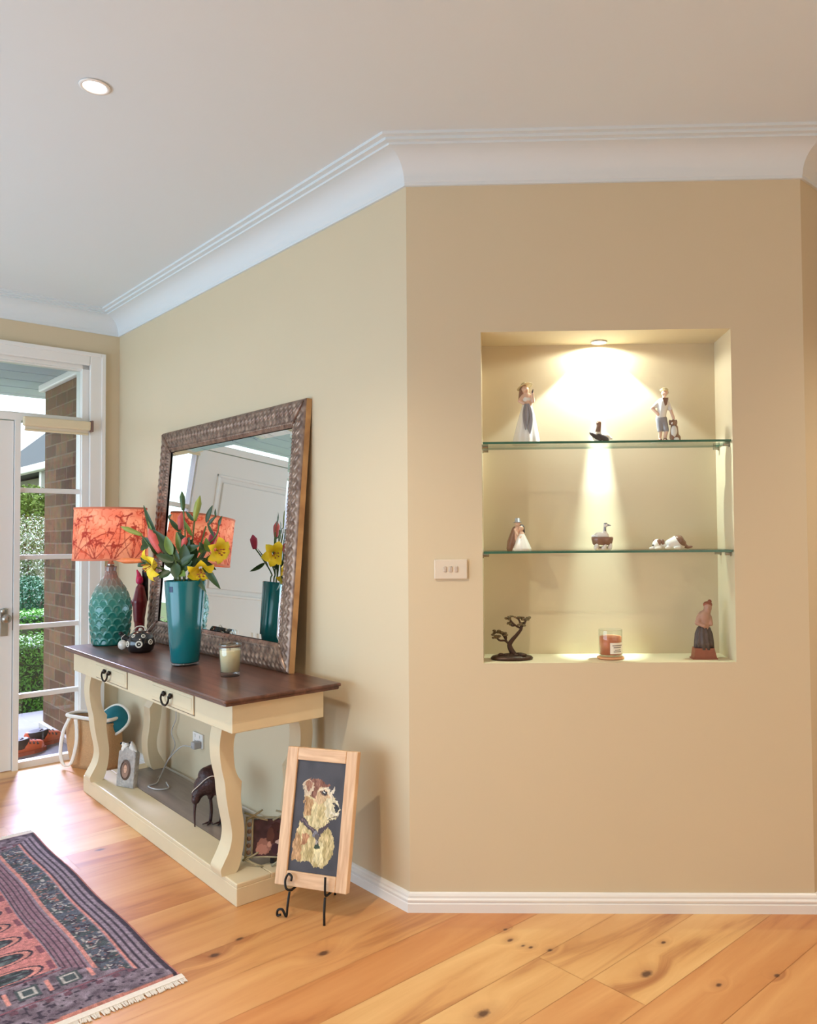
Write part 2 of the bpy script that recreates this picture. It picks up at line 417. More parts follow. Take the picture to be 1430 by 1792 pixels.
# mirror wall
bm = bmesh.new(); prism(bm, [(0.0, 0.0), (LEN, 0.0), (LEN, -0.12), (0.05, -0.12)], 0, HC)
struct('wall_left', bm, M['wall'], LW(0, 0), WROT)
# niche wall with the recess
NX0, NX1, NZ0, NZ1, ND = -0.052, 0.838, 0.8664, 2.049, 0.213
k3 = 0.3 * math.tan(R(22.5))
bm = bmesh.new()
prism(bm, [(X0, D), (NX0, D), (NX0, D + 0.3), (X0 + k3, D + 0.3)], 0, HC)
prism(bm, [(NX1, D), (X1, D), (X1 - k3, D + 0.3), (NX1, D + 0.3)], 0, HC)
box(bm, NX0, NX1, D, D + 0.3, 0, NZ0)
box(bm, NX0, NX1, D, D + 0.3, NZ1, HC)
box(bm, NX0, NX1, D + ND, D + 0.3, NZ0, NZ1)
bmesh.ops.remove_doubles(bm, verts=bm.verts, dist=1e-5)
struct('wall_front', bm, M['wall'])
# the wall beyond the second corner
RR = Vector((S2, S2, 0))
p3 = Vector((X1, D, 0)); p4 = p3 + RR * 2.2
bn = Vector((-S2, S2, 0)) * 0.12
bm = bmesh.new(); prism(bm, [(p3.x, p3.y), (p4.x, p4.y), (p4.x + bn.x, p4.y + bn.y), (p3.x + bn.x + RR.x * 0.05, p3.y + bn.y + RR.y * 0.05)], 0, HC)
struct('wall_right', bm, M['wall'])
# the rest of the shell, behind the camera
bm = bmesh.new(); box(bm, -4.6, LEN, 4.0, 4.15, 0, HC); struct('wall_opposite', bm, M['wall'], LW(0, 0), WROT)
bm = bmesh.new(); box(bm, -4.6, -4.45, -3.45, 4.0, 0, HC); struct('wall_back', bm, M['wall'], LW(0, 0), WROT)
bm = bmesh.new(); box(bm, -4.6, -0.998, -3.6, -3.45, 0, HC); struct('wall_side', bm, M['wall'], LW(0, 0), WROT)
# entry wall round the glazed door set
ON0, ON1, OZ = 0.168, 1.902, 2.40
bm = bmesh.new()
box(bm, LEN, LEN + 0.12, -0.12, ON0, 0, HC); box(bm, LEN, LEN + 0.12, ON1, 4.15, 0, HC); box(bm, LEN, LEN + 0.12, ON0, ON1, OZ, HC)
bmesh.ops.remove_doubles(bm, verts=bm.verts, dist=1e-5)
struct('wall_far', bm, M['wall'], LW(0, 0), WROT)

# cornices and skirtings: profiles swept along the wall line with mitred ends
path = [LW(LEN, 4.0), LW(LEN, 0), LW(0, 0), Vector((X1, D, 0)), p4]
nrm = [Vector((S2, -S2, 0)), Vector((-S2, -S2, 0)), Vector((0, -1, 0)), Vector((S2, -S2, 0))]
def mit(i):
    if i == 0: return nrm[0]
    if i == len(path) - 1: return nrm[-1]
    a, b = nrm[i - 1], nrm[i]
    return (a + b) / (1 + a.dot(b))
def sweep(i, prof):
    bm = bmesh.new()
    A = [bm.verts.new(path[i] + mit(i) * o + Vector((0, 0, z))) for o, z in prof]
    B = [bm.verts.new(path[i + 1] + mit(i + 1) * o + Vector((0, 0, z))) for o, z in prof]
    k = len(prof)
    for j in range(k): bm.faces.new((A[j], A[(j + 1) % k], B[(j + 1) % k], B[j]))
    bm.faces.new(A[::-1]); bm.faces.new(B)
    return bm
cz = 2.582
corn = [(0, cz), (0.010, cz), (0.010, cz + 0.012)]
for i in range(0, 9):
    a = i / 8 * PI / 2
    corn.append((0.012 + 0.090 * (1 - math.cos(a)), cz + 0.014 + 0.086 * math.sin(a)))
corn += [(0.112, cz + 0.100), (0.112, cz + 0.108), (0.132, cz + 0.108), (0.132, cz + 0.118), (0.152, cz + 0.118), (0.152, HC), (0, HC)]
skirt = [(0, 0), (0.016, 0), (0.016, 0.030), (0.013, 0.033), (0.013, 0.036), (0.016, 0.039), (0.016, 0.044), (0.011, 0.049), (0.011, 0.056), (0.008, 0.062), (0.003, 0.066), (0, 0.066)]
M['cornice'] = M['ceiling']
for i in range(4):
    struct('trim_%d' % (i + 1), sweep(i, corn), M['cornice'], smooth='auto')
path0 = path[0]
for i, nm in ((1, 'left'), (2, 'front'), (3, 'right')):
    struct('baseboard_' + nm, sweep(i, skirt), M['white'])
sv = (path[0], path[1])
path[0] = LW(LEN, 0.086); bm = bmesh.new()
A = sweep(0, skirt); struct('baseboard_far', A, M['white']); path[0] = path0

# ------------------------------------------------------------------ entry: casing, frame, door, sidelights, transom
t0, t1 = LEN - 0.022, LEN + 0.12
bm = bmesh.new()
for n0, n1 in ((0.089, 0.178), (1.892, 1.981)):
    rbox(bm, t0, LEN, n0, n1, 0, 2.455, 0.005); rbox(bm, t0 - 0.008, t0 + 0.004, n0 + (0.0 if n0 < 1 else 0.065), n0 + (0.024 if n0 < 1 else 0.089), 0, 2.455, 0.003)
rbox(bm, t0, LEN, 0.178, 1.892, 2.375, 2.455, 0.005); rbox(bm, t0 - 0.008, t0 + 0.004, 0.113, 1.957, 2.431, 2.455, 0.003)
struct('trim_5', bm, M['white'], LW(0, 0), WROT)
bm = bmesh.new()
for n0, n1, zz in ((0.168, 0.214, OZ), (0.545, 0.575, 2.02), (1.495, 1.525, 2.02), (1.856, 1.902, OZ)): box(bm, LEN + 0.005, t1, n0, n1, 0, zz)
box(bm, LEN + 0.005, t1, 0.168, 1.902, 2.352, OZ); box(bm, LEN + 0.003, t1, 0.214, 1.856, 2.008, 2.049)
struct('trim_6', bm, M['white'], LW(0, 0), WROT)
def sidelight(nm, a, b, blind):
    bm = bmesh.new()
    for n0, n1 in ((a, a + 0.004), (b - 0.004, b)): box(bm, LEN + 0.03, LEN + 0.075, n0, n1, 0.0, 2.008)
    box(bm, LEN + 0.03, LEN + 0.085, a, b, 0.0, 0.038)
    o = struct(nm, bm, M['white'], LW(0, 0), WROT)
    for z in (1.606, 1.214, 0.810, 0.412):
        bb = bmesh.new(); rbox(bb, LEN + 0.035, LEN + 0.075, a, b, z - 0.014, z + 0.014, 0.004); struct('muntin', bb, M['white'], parent=o)
    bb = bmesh.new(); box(bb, LEN + 0.053, LEN + 0.057, a, b, 0.038, 2.008); struct('pane', bb, M['glass'], parent=o)
    return o
sidelight('window_1', 0.214, 0.545, True)
sidelight('window_2', 1.525, 1.856, True)
bm = bmesh.new(); box(bm, LEN + 0.03, LEN + 0.075, 0.214, 1.856, 2.049, 2.058); box(bm, LEN + 0.03, LEN + 0.075, 0.214, 1.856, 2.344, 2.352)
o = struct('window_3', bm, M['white'], LW(0, 0), WROT)
bm = bmesh.new(); box(bm, LEN + 0.053, LEN + 0.057, 0.214, 1.856, 2.058, 2.344); struct('pane', bm, M['glass'], parent=o)
# the door leaf with recessed panels
DN0, DN1, DZ = 0.579, 1.491, 2.002
def door_leaf():
    bm = bmesh.new()
    pan = [(0.70, 0.985, 0.14, 0.80), (1.085, 1.37, 0.14, 0.80), (0.70, 1.37, 1.03, 1.86)]
    ns = sorted({DN0, DN1} | {p for q in pan for p in q[:2]}); zs = sorted({0.005, DZ} | {p for q in pan for p in q[2:]})
    def inp(n, z): return any(a < n < b and c < z < d for a, b, c, d in pan)
    for i in range(len(ns) - 1):
        for j in range(len(zs) - 1):
            nn, zz = (ns[i] + ns[i + 1]) / 2, (zs[j] + zs[j + 1]) / 2
            box(bm, LEN + (0.030 if inp(nn, zz) else 0.018), LEN + 0.058, ns[i], ns[i + 1], zs[j], zs[j + 1])
    for a, b, c, d in pan:
        rbox(bm, LEN + 0.022, LEN + 0.032, a + 0.05, b - 0.05, c + 0.05, d - 0.05, 0.006, 1)
        for (p, q, r_, s) in ((a, a + 0.02, c, d), (b - 0.02, b, c, d), (a, b, c, c + 0.02), (a, b, d - 0.02, d)):
            rbox(bm, LEN + 0.014, LEN + 0.032, p, q, r_, s, 0.004, 1)
    return bm
dr = struct('door_1', door_leaf(), M['white'], LW(0, 0), WROT)
bm = bmesh.new(); rbox(bm, LEN + 0.010, LEN + 0.018, 0.602, 0.640, 0.77, 0.925, 0.003)
struct('escutcheon', bm, M['chrome'], parent=dr)
bm = bmesh.new(); tube(bm, [(LEN + 0.018, 0.621, 0.872), (LEN - 0.030, 0.621, 0.872)], 0.009, 12)
ball(bm, (LEN - 0.045, 0.621, 0.872), 0.026, 0.75, 1, 1)
struct('door_knob', bm, M['chrome'], parent=dr, smooth=True)
bm = bmesh.new(); lathe(bm, [(0, 0), (0.017, 0), (0.017, 0.006), (0.011, 0.010), (0, 0.011)], 20)
bmesh.ops.transform(bm, matrix=Matrix.Translation((LEN + 0.012, 0.621, 0.912)) @ Matrix.Rotation(R(-90), 4, 'Y'), verts=bm.verts)
struct('lock_cylinder', bm, M['chrome'], parent=dr)
bm = bmesh.new(); box(bm, LEN + 0.012, LEN + 0.020, 0.5765, 0.5785, 0.80, 0.90); struct('latch_plate', bm, mat('brass_latch', (120, 100, 78), 0.4, 0.8), parent=dr)

# roller blind rolled up at the head of the sidelight
bl = thing('roller_blind', 'cream roller blind rolled up at the head of the glazed sidelight', 'blind', LW(LEN - 0.03, 0.362, 1.945), WROT)
bm = bmesh.new(); rbox(bm, -0.030, 0.005, -0.180, 0.184, 0.028, 0.082, 0.008, 3); obj('cassette', bm, M['cream'], bl)
bm = bmesh.new(); box(bm, -0.006, -0.003, -0.168, 0.172, 0.008, 0.030); obj('blind_fabric', bm, mat('blind_cloth', (226, 216, 196), 0.8), bl)
bm = bmesh.new(); rbox(bm, -0.012, 0.003, -0.170, 0.174, 0.0, 0.012, 0.003); obj('bottom_rail', bm, M['cream'], bl)
bm = bmesh.new(); rbox(bm, -0.034, 0.010, -0.192, -0.180, 0.02, 0.088, 0.003); obj('end_bracket', bm, mat('bracket_brown', (126, 96, 84), 0.5), bl)

# ================================================================== OUTSIDE
bm = bmesh.new(); box(bm, LEN + 0.13, 4.6, -0.6, 4.2, -0.16, -0.015)
M['paving'] = mat('porch_paving', (84, 84, 86), 0.8, var=0.12, scale=12)
struct('porch_floor', bm, M['paving'], LW(0, 0), WROT)
M['soffit'] = mat('soffit_paint', (164, 174, 176), 0.6, var=0.02)
bm = bmesh.new(); box(bm, LEN + 0.12, 4.62, -0.6, 4.2, 2.425, 2.50)
for t in np.arange(3.3, 4.6, 0.3): box(bm, t, t + 0.008, -0.6, 4.2, 2.421, 2.426)
struct('porch_soffit', bm, M['soffit'], LW(0, 0), WROT)
pw = thing('porch_wall', 'brown brick return wall of the porch beside the sidelight', 'wall', LW(3.52, 0, 0), WROT)
bm = bmesh.new(); box(bm, -0.51, 0.50, -0.24, 0.122, -0.015, 2.425); obj('brickwork', bm, M['brick'], pw)
bm = bmesh.new(); box(bm, -0.51, 0.50, 0.122, 0.150, -0.015, 0.020); obj('plinth', bm, mat('plinth_paint', (214, 210, 204), 0.7), pw)
bm = bmesh.new(); rbox(bm, -0.51, 0.52, 0.122, 0.165, 2.375, 2.425, 0.01); obj('scotia', bm, M['white'], pw)
bm = bmesh.new(); box(bm, 4.6, 60, -45, 30, -0.30, -0.20)
struct('garden_ground', bm, mat('lawn_and_soil', (92, 104, 66), 0.95, var=0.3, scale=3), LW(0, 0), WROT)

def leaf_cloud(bm, pts, size, rnd, flat=0.5):
    for p, nrm_ in pts:
        a = Vector((rnd.uniform(-1, 1), rnd.uniform(-1, 1), rnd.uniform(-1, 1))) + nrm_ * flat
        if a.length < 1e-3: continue
        a.normalize(); u = a.orthogonal().normalized(); v = a.cross(u)
        th = rnd.uniform(0, 2 * PI); u, v = u * math.cos(th) + v * math.sin(th), v * math.cos(th) - u * math.sin(th)
        s = size * rnd.uniform(0.6, 1.3)
        vs = [bm.verts.new(p + q) for q in (-u * s, -u * s * 0.1 + v * s * 0.4, u * s, -u * s * 0.1 - v * s * 0.4)]
        bm.faces.new(vs)
def hedge(label, t, n0, n1, z0, z1, depth, col, seed, cat='hedge', count=6000, size=0.022):
    rnd = random.Random(seed)
    r = thing('clipped_hedge', label, cat, LW(t, (n0 + n1) / 2, z0), WROT)
    w2, h = (n1 - n0) / 2, z1 - z0
    bm = bmesh.new(); rbox(bm, 0.03, depth - 0.03, -w2 + 0.03, w2 - 0.03, 0, h - 0.03, 0.05, 3); obj('branches', bm, mat('hedge_core', (34, 46, 22), 0.9), r)
    pts = []
    for _ in range(count):
        q = rnd.random()
        jx, jz = rnd.gauss(0, 0.012), rnd.gauss(0, 0.012)
        if q < 0.55: pts.append((Vector((0.02 + jx, rnd.uniform(-w2, w2), rnd.uniform(0, h))), Vector((-1, 0, 0))))
        elif q < 0.9: pts.append((Vector((rnd.uniform(0, depth), rnd.uniform(-w2, w2), h - 0.02 + jz)), Vector((0, 0, 1))))
        else: pts.append((Vector((rnd.uniform(0, depth), rnd.choice((-w2, w2)), rnd.uniform(0, h))), Vector((0, 1, 0))))
    bm = bmesh.new(); leaf_cloud(bm, pts, size, rnd, 0.8); obj('foliage', bm, mat('hedge_leaf', col, 0.55, var=0.35, scale=40), r)
hedge('bright green clipped box hedge just beyond the porch floor, nearest of the hedges', 5.05, -1.0, 1.6, -0.20, 0.46, 0.75, (76, 128, 30), 1, count=26000, size=0.016)
hedge('low clipped hedge farther back behind the bright green one', 7.6, -2.2, 2.0, -0.20, 0.49, 0.7, (84, 140, 36), 2, count=16000, size=0.02)
def shrub(name, label, cat, t, n, z0, rad, zc, col, seed, count, size, sz=1.0, stem=True, blossom=None):
    rnd = random.Random(seed)
    r = thing(name, label, cat, LW(t, n, z0), WROT)
    if stem:
        bm = bmesh.new()
        for k in range(5):
            a = k * 2 * PI / 5 + 0.3
            tube(bm, spline([(0, 0, 0), (0.05 * math.cos(a), 0.05 * math.sin(a), (zc - z0) * 0.5), (rad * 0.6 * math.cos(a), rad * 0.6 * math.sin(a), zc - z0 + rad * sz * 0.3)], 4), [0.03 - 0.002 * i for i in range(9)], 6)
        obj('branches', bm, mat('bark', (96, 80, 64), 0.9), r)
    def pts(k):
        out = []
        for _ in range(k):
            v = Vector((rnd.gauss(0, 1), rnd.gauss(0, 1), rnd.gauss(0, 1))).normalized()
            rr = rad * rnd.uniform(0.35, 1.0) ** 0.5
            out.append((Vector((v.x * rr, v.y * rr, zc - z0 + v.z * rr * sz)), v))
        return out
    bm = bmesh.new(); leaf_cloud(bm, pts(count), size, rnd, 0.4); obj('foliage', bm, mat('shrub_leaf', col, 0.6, var=0.35, scale=25), r)
    if blossom:
        bm = bmesh.new(); leaf_cloud(bm, pts(blossom), size * 0.8, rnd, 0.4); obj('blossom', bm, mat('white_blossom', (158, 162, 150), 0.9), r)
shrub('round_shrub', 'round dark green shrub in front of the white blossoming tree', 'shrub', 8.85, -1.0, -0.2, 0.37, 0.50, (40, 86, 50), 3, 7000, 0.020)
shrub('blossom_tree', 'small tree covered in white blossom seen through the sidelight', 'tree', 10.2, -1.34, -0.2, 0.90, 0.78, (78, 100, 52), 4, 14000, 0.020, 1.0, True, 9000)
shrub('leafy_tree', 'yellow green tree behind the white blossom, under the neighbouring roof', 'tree', 12.0, -1.72, -0.2, 0.75, 1.45, (104, 130, 44), 5, 14000, 0.036)
# neighbouring house
hs = thing('neighbour_house', 'pale house with a blue grey roof and white gutter across the garden', 'house', LW(15.0, -2.5, -0.2), WROT)
bm = bmesh.new(); box(bm, -6.5, 4.0, -8.0, -0.6, 0, 2.85); obj('wall', bm, mat('house_render', (176, 170, 156), 0.8), hs)
bm = bmesh.new()
v = [bm.verts.new(p) for p in ((-7.0, 0, 2.90), (4.4, 0, 2.90), (4.4, -8.6, 2.90), (-7.0, -8.6, 2.90), (-3.2, -4.3, 6.77), (4.2, -4.3, 6.77))]
for f in ((0, 1, 5, 4), (1, 2, 5), (2, 3, 4, 5), (3, 0, 4), (0, 3, 2, 1)): bm.faces.new([v[i] for i in f])
obj('roof', bm, mat('slate_roof', (58, 68, 80), 0.7, var=0.1, scale=4), hs)
bm = bmesh.new(); rbox(bm, -7.1, 4.5, 0.0, 0.13, 2.80, 2.94, 0.02); obj('gutter', bm, M['white'], hs)
for x in (-5.0, -2.8, -0.6, 1.6, 3.8):
    bm = bmesh.new(); box(bm, x - 0.07, x + 0.07, -0.16, -0.02, 0, 2.82); obj('verandah_post', bm, M['white'], hs)
for x in (-3.8, -1.5, 0.8, 3.0):
    bm = bmesh.new(); box(bm, x - 0.55, x + 0.55, -0.62, -0.56, 0.9, 2.3); f = obj('window', bm, M['white'], hs)
    bm = bmesh.new(); box(bm, x - 0.48, x + 0.48, -0.57, -0.545, 0.97, 2.23); obj('pane', bm, mat('dark_window', (70, 80, 88), 0.1), f)
# shoes on the porch
M['shoe_orange'] = mat('orange_shoe', (206, 92, 48), 0.6, var=0.15, scale=60)
M['shoe_black'] = mat('black_shoe', (34, 30, 30), 0.6)
def shoe(label, t, n, rz):
    r = thing('shoe', label, 'shoe', LW(t, n, -0.015), WROT + rz, 'pair of orange shoes on the porch')
    # toe towards +x
    bm = bmesh.new()
    sole = [(0.145 * math.cos(a) - 0.0, (0.048 if math.cos(a) > 0 else 0.038) * math.sin(a)) for a in [i * 2 * PI / 24 for i in range(24)]]
    prism(bm, sole, 0, 0.022); obj('sole', bm, mat('shoe_sole', (150, 60, 34), 0.7), r)
    blob('upper', [((0.09, 0, 0.036), 0.036, (0.0, 0, 0.05), 0.044), ((0.0, 0, 0.05), 0.044, (-0.10, 0, 0.055), 0.036), ((-0.10, 0, 0.055), 0.034, (-0.115, 0, 0.085), 0.022)], M['shoe_orange'], r, 0.006)
    bm = bmesh.new(); lathe(bm, [(0.0, 0.078), (0.026, 0.082), (0.044, 0.104), (0.052, 0.098), (0.054, 0.066), (0.050, 0.045)], 20, -0.050, 0, 1.5, 0.86); obj('collar', bm, M['shoe_black'], r, True)
    bm = bmesh.new()
    for i in range(4):
        x = 0.065 - 0.026 * i; z = 0.074 + 0.007 * i
        tube(bm, [(x, -0.036, z - 0.022), (x, 0, z + 0.004), (x, 0.036, z - 0.022)], 0.008, 6)
    obj('laces', bm, M['shoe_black'], r)
shoe('orange and black shoe on the porch nearer the front door', 3.30, 0.415, R(-70))
shoe('orange and black shoe on the porch nearer the brick wall', 3.47, 0.262, R(-66))

# ================================================================== CONSOLE TABLE
TZ = 0.765
ct = thing('console_table', 'long cream console table with dark wood top, scrolled legs and low plinth', 'table', LW(0.335, 0.53, 0), WROT - 0.017)
TL = 1.895
bm = bmesh.new()
tp = [(0, 0.747), (0.003, 0.743), (0.010, 0.743), (0.010, 0.7445), (TL - 0.010, 0.7445), (TL - 0.010, 0.743), (TL - 0.003, 0.743), (TL, 0.747), (TL, 0.758), (TL - 0.004, 0.765), (0.004, 0.765), (0, 0.758)]
rbox(bm, 0, TL, -0.465, 0, 0.752, 0.765, 0.005, 3); rbox(bm, 0.006, TL - 0.006, -0.459, -0.006, 0.741, 0.754, 0.004, 2)
obj('tabletop', bm, M['walnut'], ct)
bm = bmesh.new(); rbox(bm, 0.03, TL - 0.03, -0.405, -0.04, 0.640, 0.742, 0.003)
apron = obj('apron', bm, M['cream'], ct)
M['groove'] = mat('drawer_gap', (120, 100, 78), 0.7)
M['iron'] = mat('dark_bronze_handle', (44, 38, 34), 0.4, 0.7)
for a, b in ((0.345, 0.765), (1.065, 1.495)):
    bm = bmesh.new(); box(bm, a - 0.004, b + 0.004, -0.041, -0.0392, 0.651, 0.732); g = obj('drawer_surround', bm, M['groove'], ct)
    bm = bmesh.new(); rbox(bm, a, b, -0.045, -0.034, 0.655, 0.728, 0.003)
    rbox(bm, a + 0.012, b - 0.012, -0.036, -0.032, 0.667, 0.716, 0.002)
    d = obj('drawer', bm, M['cream'], ct)
    xc = (a + b) / 2 + 0.02
    bm = bmesh.new()
    for s in (-0.034, 0.034):
        ball(bm, (xc + s, -0.024, 0.700), 0.0115, 1, 0.6, 1); tube(bm, [(xc + s, -0.034, 0.700), (xc + s, -0.018, 0.700)], 0.005, 8)
    tube(bm, spline([(xc - 0.034, -0.017, 0.700), (xc - 0.038, -0.015, 0.682), (xc - 0.018, -0.014, 0.664), (xc, -0.014, 0.661), (xc + 0.018, -0.014, 0.664), (xc + 0.038, -0.015, 0.682), (xc + 0.034, -0.017, 0.700)], 5), 0.004, 8)
    obj('handle', bm, M['iron'], d, True)
legF = [(.438, .591), (.449, .537), (.451, .496), (.444, .442), (.431, .390), (.427, .351), (.418, .297), (.406, .241), (.403, .205), (.412, .166), (.434, .127), (.446, .106), (.442, .084)]
legB = [(.361, .581), (.382, .560), (.395, .527), (.397, .485), (.391, .431), (.378, .400), (.365, .384), (.367, .355), (.368, .330), (.363, .283), (.355, .228), (.357, .175), (.367, .125), (.378, .095), (.388, .084)]
def lz(z): return 0.082 + (z - 0.084) * (0.640 - 0.082) / (0.591 - 0.084)
def smooth2(pts): return [(p.x, p.y) for p in spline([(a, b, 0) for a, b in pts], 4)]
fp = smooth2([(n - 0.53, min(0.641, lz(z))) for n, z in legF])
fp[0] = (fp[0][0], 0.641)
bp_ = [(legB[0][0] - 0.53, 0.641)] + smooth2([(n - 0.53, lz(z)) for n, z in legB[:6]]) + smooth2([(n - 0.53, lz(z)) for n, z in legB[6:]])
prof = fp + bp_[::-1]
def leg(xa, xb, back):
    bm = bmesh.new()
    pr = [((-0.545 - y) if back else y, z) for y, z in prof]
    prism(bm, pr, xa, xb, 'x')
    return obj('leg', bm, M['cream'], ct, 'auto')
for xa, xb in ((0.213, 0.301), (1.735, 1.823)):
    leg(xa, xb, False); leg(xa, xb, True)
bm = bmesh.new()
rbox(bm, 0.12, TL + 0.005, -0.463, -0.10, 0.0, 0.066, 0.003)
for (a, b, c, d) in ((0.12, TL + 0.005, -0.235, -0.10), (0.12, 0.215, -0.463, -0.235), (TL - 0.09, TL + 0.005, -0.463, -0.235)): rbox(bm, a, b, c, d, 0.064, 0.082, 0.004)
obj('plinth', bm, M['cream'], ct)
bm = bmesh.new(); box(bm, 0.215, TL - 0.09, -0.463, -0.235, 0.064, 0.081); obj('plinth_board', bm, M['shelfboard'], ct)

# ================================================================== LEANING MIRROR
mr = thing('framed_mirror', 'large ornate bronze framed mirror leaning on the wall behind the flowers', 'mirror', LW(0.636, 0.086, TZ), WROT, rotx=math.atan(0.086 / 1.13))
MW_, MH, MB_ = 1.50, 1.134, 0.112
def frame_face():
    bm = bmesh.new()
    def h(s):          # moulding section across the border
        return np.interp(s, [0, 0.004, 0.02, 0.05, 0.085, 0.094, 0.1, 0.112], [0.024, 0.030, 0.036, 0.034, 0.026, 0.029, 0.024, 0.017])
    def orn(l, s):
        if s < 0.010 or s > 0.088: 
            return 0.0018 * math.cos(l * 2 * PI / 0.016) if s > 0.088 and s < 0.1 else 0
        u = (l % 0.036) / 0.036 - 0.5; v = (s - 0.049) / 0.039
        e = max(0, 1 - abs(v)) ** 0.5
        a = math.cos(2 * PI * (u * 2 + 0.35 * math.cos(v * 3))) * e
        b = math.cos(8 * v + 7 * abs(u)) * e
        return 0.0045 * (0.35 * math.cos(2 * PI * u) * e + 0.75 * b)
    for side in range(4):
        L = MW_ if side % 2 == 0 else MH
        nx, ns = int(L / 0.0036), 26
        def P(i, j):
            s = MB_ * j; l = s + (L - 2 * s) * i
            y = float(h(s)) + orn(l - L / 2, s)
            return {0: (l, y, s), 1: (MW_ - s, y, l), 2: (MW_ - l, y, MH - s), 3: (s, y, MH - l)}[side]
        grid(bm, nx, ns, P)
    return bm
def bronze():
    m, n, l, b = newmat('antique_bronze')
    tc = n.new('ShaderNodeTexCoord'); nz = n.new('ShaderNodeTexNoise'); nz.inputs['Scale'].default_value = 30; nz.inputs['Detail'].default_value = 4; l.new(tc.outputs['Object'], nz.inputs['Vector'])
    rp = n.new('ShaderNodeValToRGB'); rp.color_ramp.elements[0].position = 0.36; rp.color_ramp.elements[0].color = lin((108, 84, 72)) + (1,)
    rp.color_ramp.elements[1].position = 0.68; rp.color_ramp.elements[1].color = lin((160, 134, 116)) + (1,)
    l.new(nz.outputs['Fac'], rp.inputs[0]); l.new(rp.outputs[0], b.inputs['Base Color'])
    b.inputs['Metallic'].default_value = 0.55; b.inputs['Roughness'].default_value = 0.38
    return m
M['bronze'] = bronze()
fr = obj('frame', frame_face(), M['bronze'], mr, True)
bm = bmesh.new()
for side in ((0, MW_, 0, 0.02), (0, MW_, MH - 0.02, MH), (0, 0.02, 0.02, MH - 0.02), (MW_ - 0.02, MW_, 0.02, MH - 0.02)): box(bm, side[0], side[1], 0, 0.0245, side[2], side[3])
obj('frame_edge', bm, M['gilt'], mr)
for (sx, sz, rx, rz) in ((0, 0, 1, 1), (MW_, 0, -1, 1), (0, MH, 1, -1), (MW_, MH, -1, -1)):     # corner leaves
    bm = bmesh.new(); a0, a1 = Vector((sx + rx * 0.012, 0.034, sz + rz * 0.012)), Vector((sx + rx * 0.112, 0.024, sz + rz * 0.112))
    tube(bm, [a0.lerp(a1, i / 8) for i in range(9)], [0.004, 0.008, 0.013, 0.015, 0.014, 0.012, 0.009, 0.006, 0.002], 10)
    obj('corner_leaf', bm, M['bronze'], fr, True)
bm = bmesh.new(); box(bm, 0.02, MW_ - 0.02, 0.002, 0.008, 0.02, MH - 0.02); obj('backing_board', bm, M['shelfboard'], mr)
bm = bmesh.new()
i0, i1 = MB_ - 0.002, MB_ + 0.024
a = [bm.verts.new(p) for p in ((i0, 0.012, i0), (MW_ - i0, 0.012, i0), (MW_ - i0, 0.012, MH - i0), (i0, 0.012, MH - i0))]
b = [bm.verts.new(p) for p in ((i1, 0.0142, i1), (MW_ - i1, 0.0142, i1), (MW_ - i1, 0.0142, MH - i1), (i1, 0.0142, MH - i1))]
bm.faces.new(b)
for i in range(4): bm.faces.new((a[i], a[(i + 1) % 4], b[(i + 1) % 4], b[i]))
obj('mirror_glass', bm, M['mirror'], mr)

# ================================================================== TABLE LAMP
lp = thing('table_lamp', 'table lamp with teal scalloped ceramic base and coral patterned drum shade', 'lamp', LW(2.130, 0.300, TZ), WROT)
LP = [(0.0, 0.084), (0.006, 0.090), (0.03, 0.089), (0.10, 0.097), (0.17, 0.101), (0.21, 0.099), (0.25, 0.090), (0.287, 0.075), (0.32, 0.056), (0.345, 0.040), (0.365, 0.030), (0.385, 0.026), (0.408, 0.028)]
def scal(th, z):
    row = (z - 0.012) / 0.034; k = math.floor(row); f = row - k
    u = (th / (2 * PI) * 14 + (0.5 if k % 2 else 0)) % 1 - 0.5
    d = math.hypot(u * 1.0, (f) * 0.62)
    return d
bm = bmesh.new()
zs_ = [i / 130 * 0.408 for i in range(131)]; SEG = 168
rings = []
for z in zs_:
    r0 = float(np.interp(z, [p[0] for p in LP], [p[1] for p in LP])); ring = []
    for i in range(SEG):
        th = 2 * PI * i / SEG; amp = np.interp(z, [0.008, 0.02, 0.30, 0.36], [0, 1, 1, 0.3])
        d = scal(th, z); e = math.exp(-((d - 0.47) / 0.07) ** 2)
        rr = r0 + 0.0042 * amp * e
        ring.append(bm.verts.new((rr * math.cos(th), rr * math.sin(th), z)))
    rings.append(ring)
for A, B in zip(rings, rings[1:]):
    for i in range(SEG): bm.faces.new((A[i], A[(i + 1) % SEG], B[(i + 1) % SEG], B[i]))
bm.faces.new(rings[0][::-1]); bm.faces.new(rings[-1])
o = obj('lamp_base', bm, attr_mat('teal_glaze', 0.22, coat=0.5, noise_amt=0.1, scale=60), lp, True)
def lampcol(co):
    z = co[:, 2]; th = np.arctan2(co[:, 1], co[:, 0]) % (2 * PI)
    base = np.stack([np.interp(z, [0, 0.16, 0.25, 0.31, 0.36, 0.42], [10, 22, 60, 128, 150, 128]), np.interp(z, [0, 0.16, 0.25, 0.31, 0.36, 0.42], [96, 118, 132, 134, 132, 108]), np.interp(z, [0, 0.16, 0.25, 0.31, 0.36, 0.42], [88, 106, 118, 124, 122, 98])], 1)
    d = np.array([scal(a, b) for a, b in zip(th, z)])
    e = np.exp(-((d - 0.47) / 0.06) ** 2) * ((z > 0.014) & (z < 0.35))
    return base + (np.array([150, 190, 176]) - base) * (0.5 * e)[:, None]
paint(o, lampcol)
bm = bmesh.new(); lathe(bm, [(0.0, 0.408), (0.018, 0.408), (0.018, 0.425), (0.012, 0.430), (0.012, 0.470), (0.0, 0.470)], 20); obj('socket', bm, M['chrome'], lp, True)
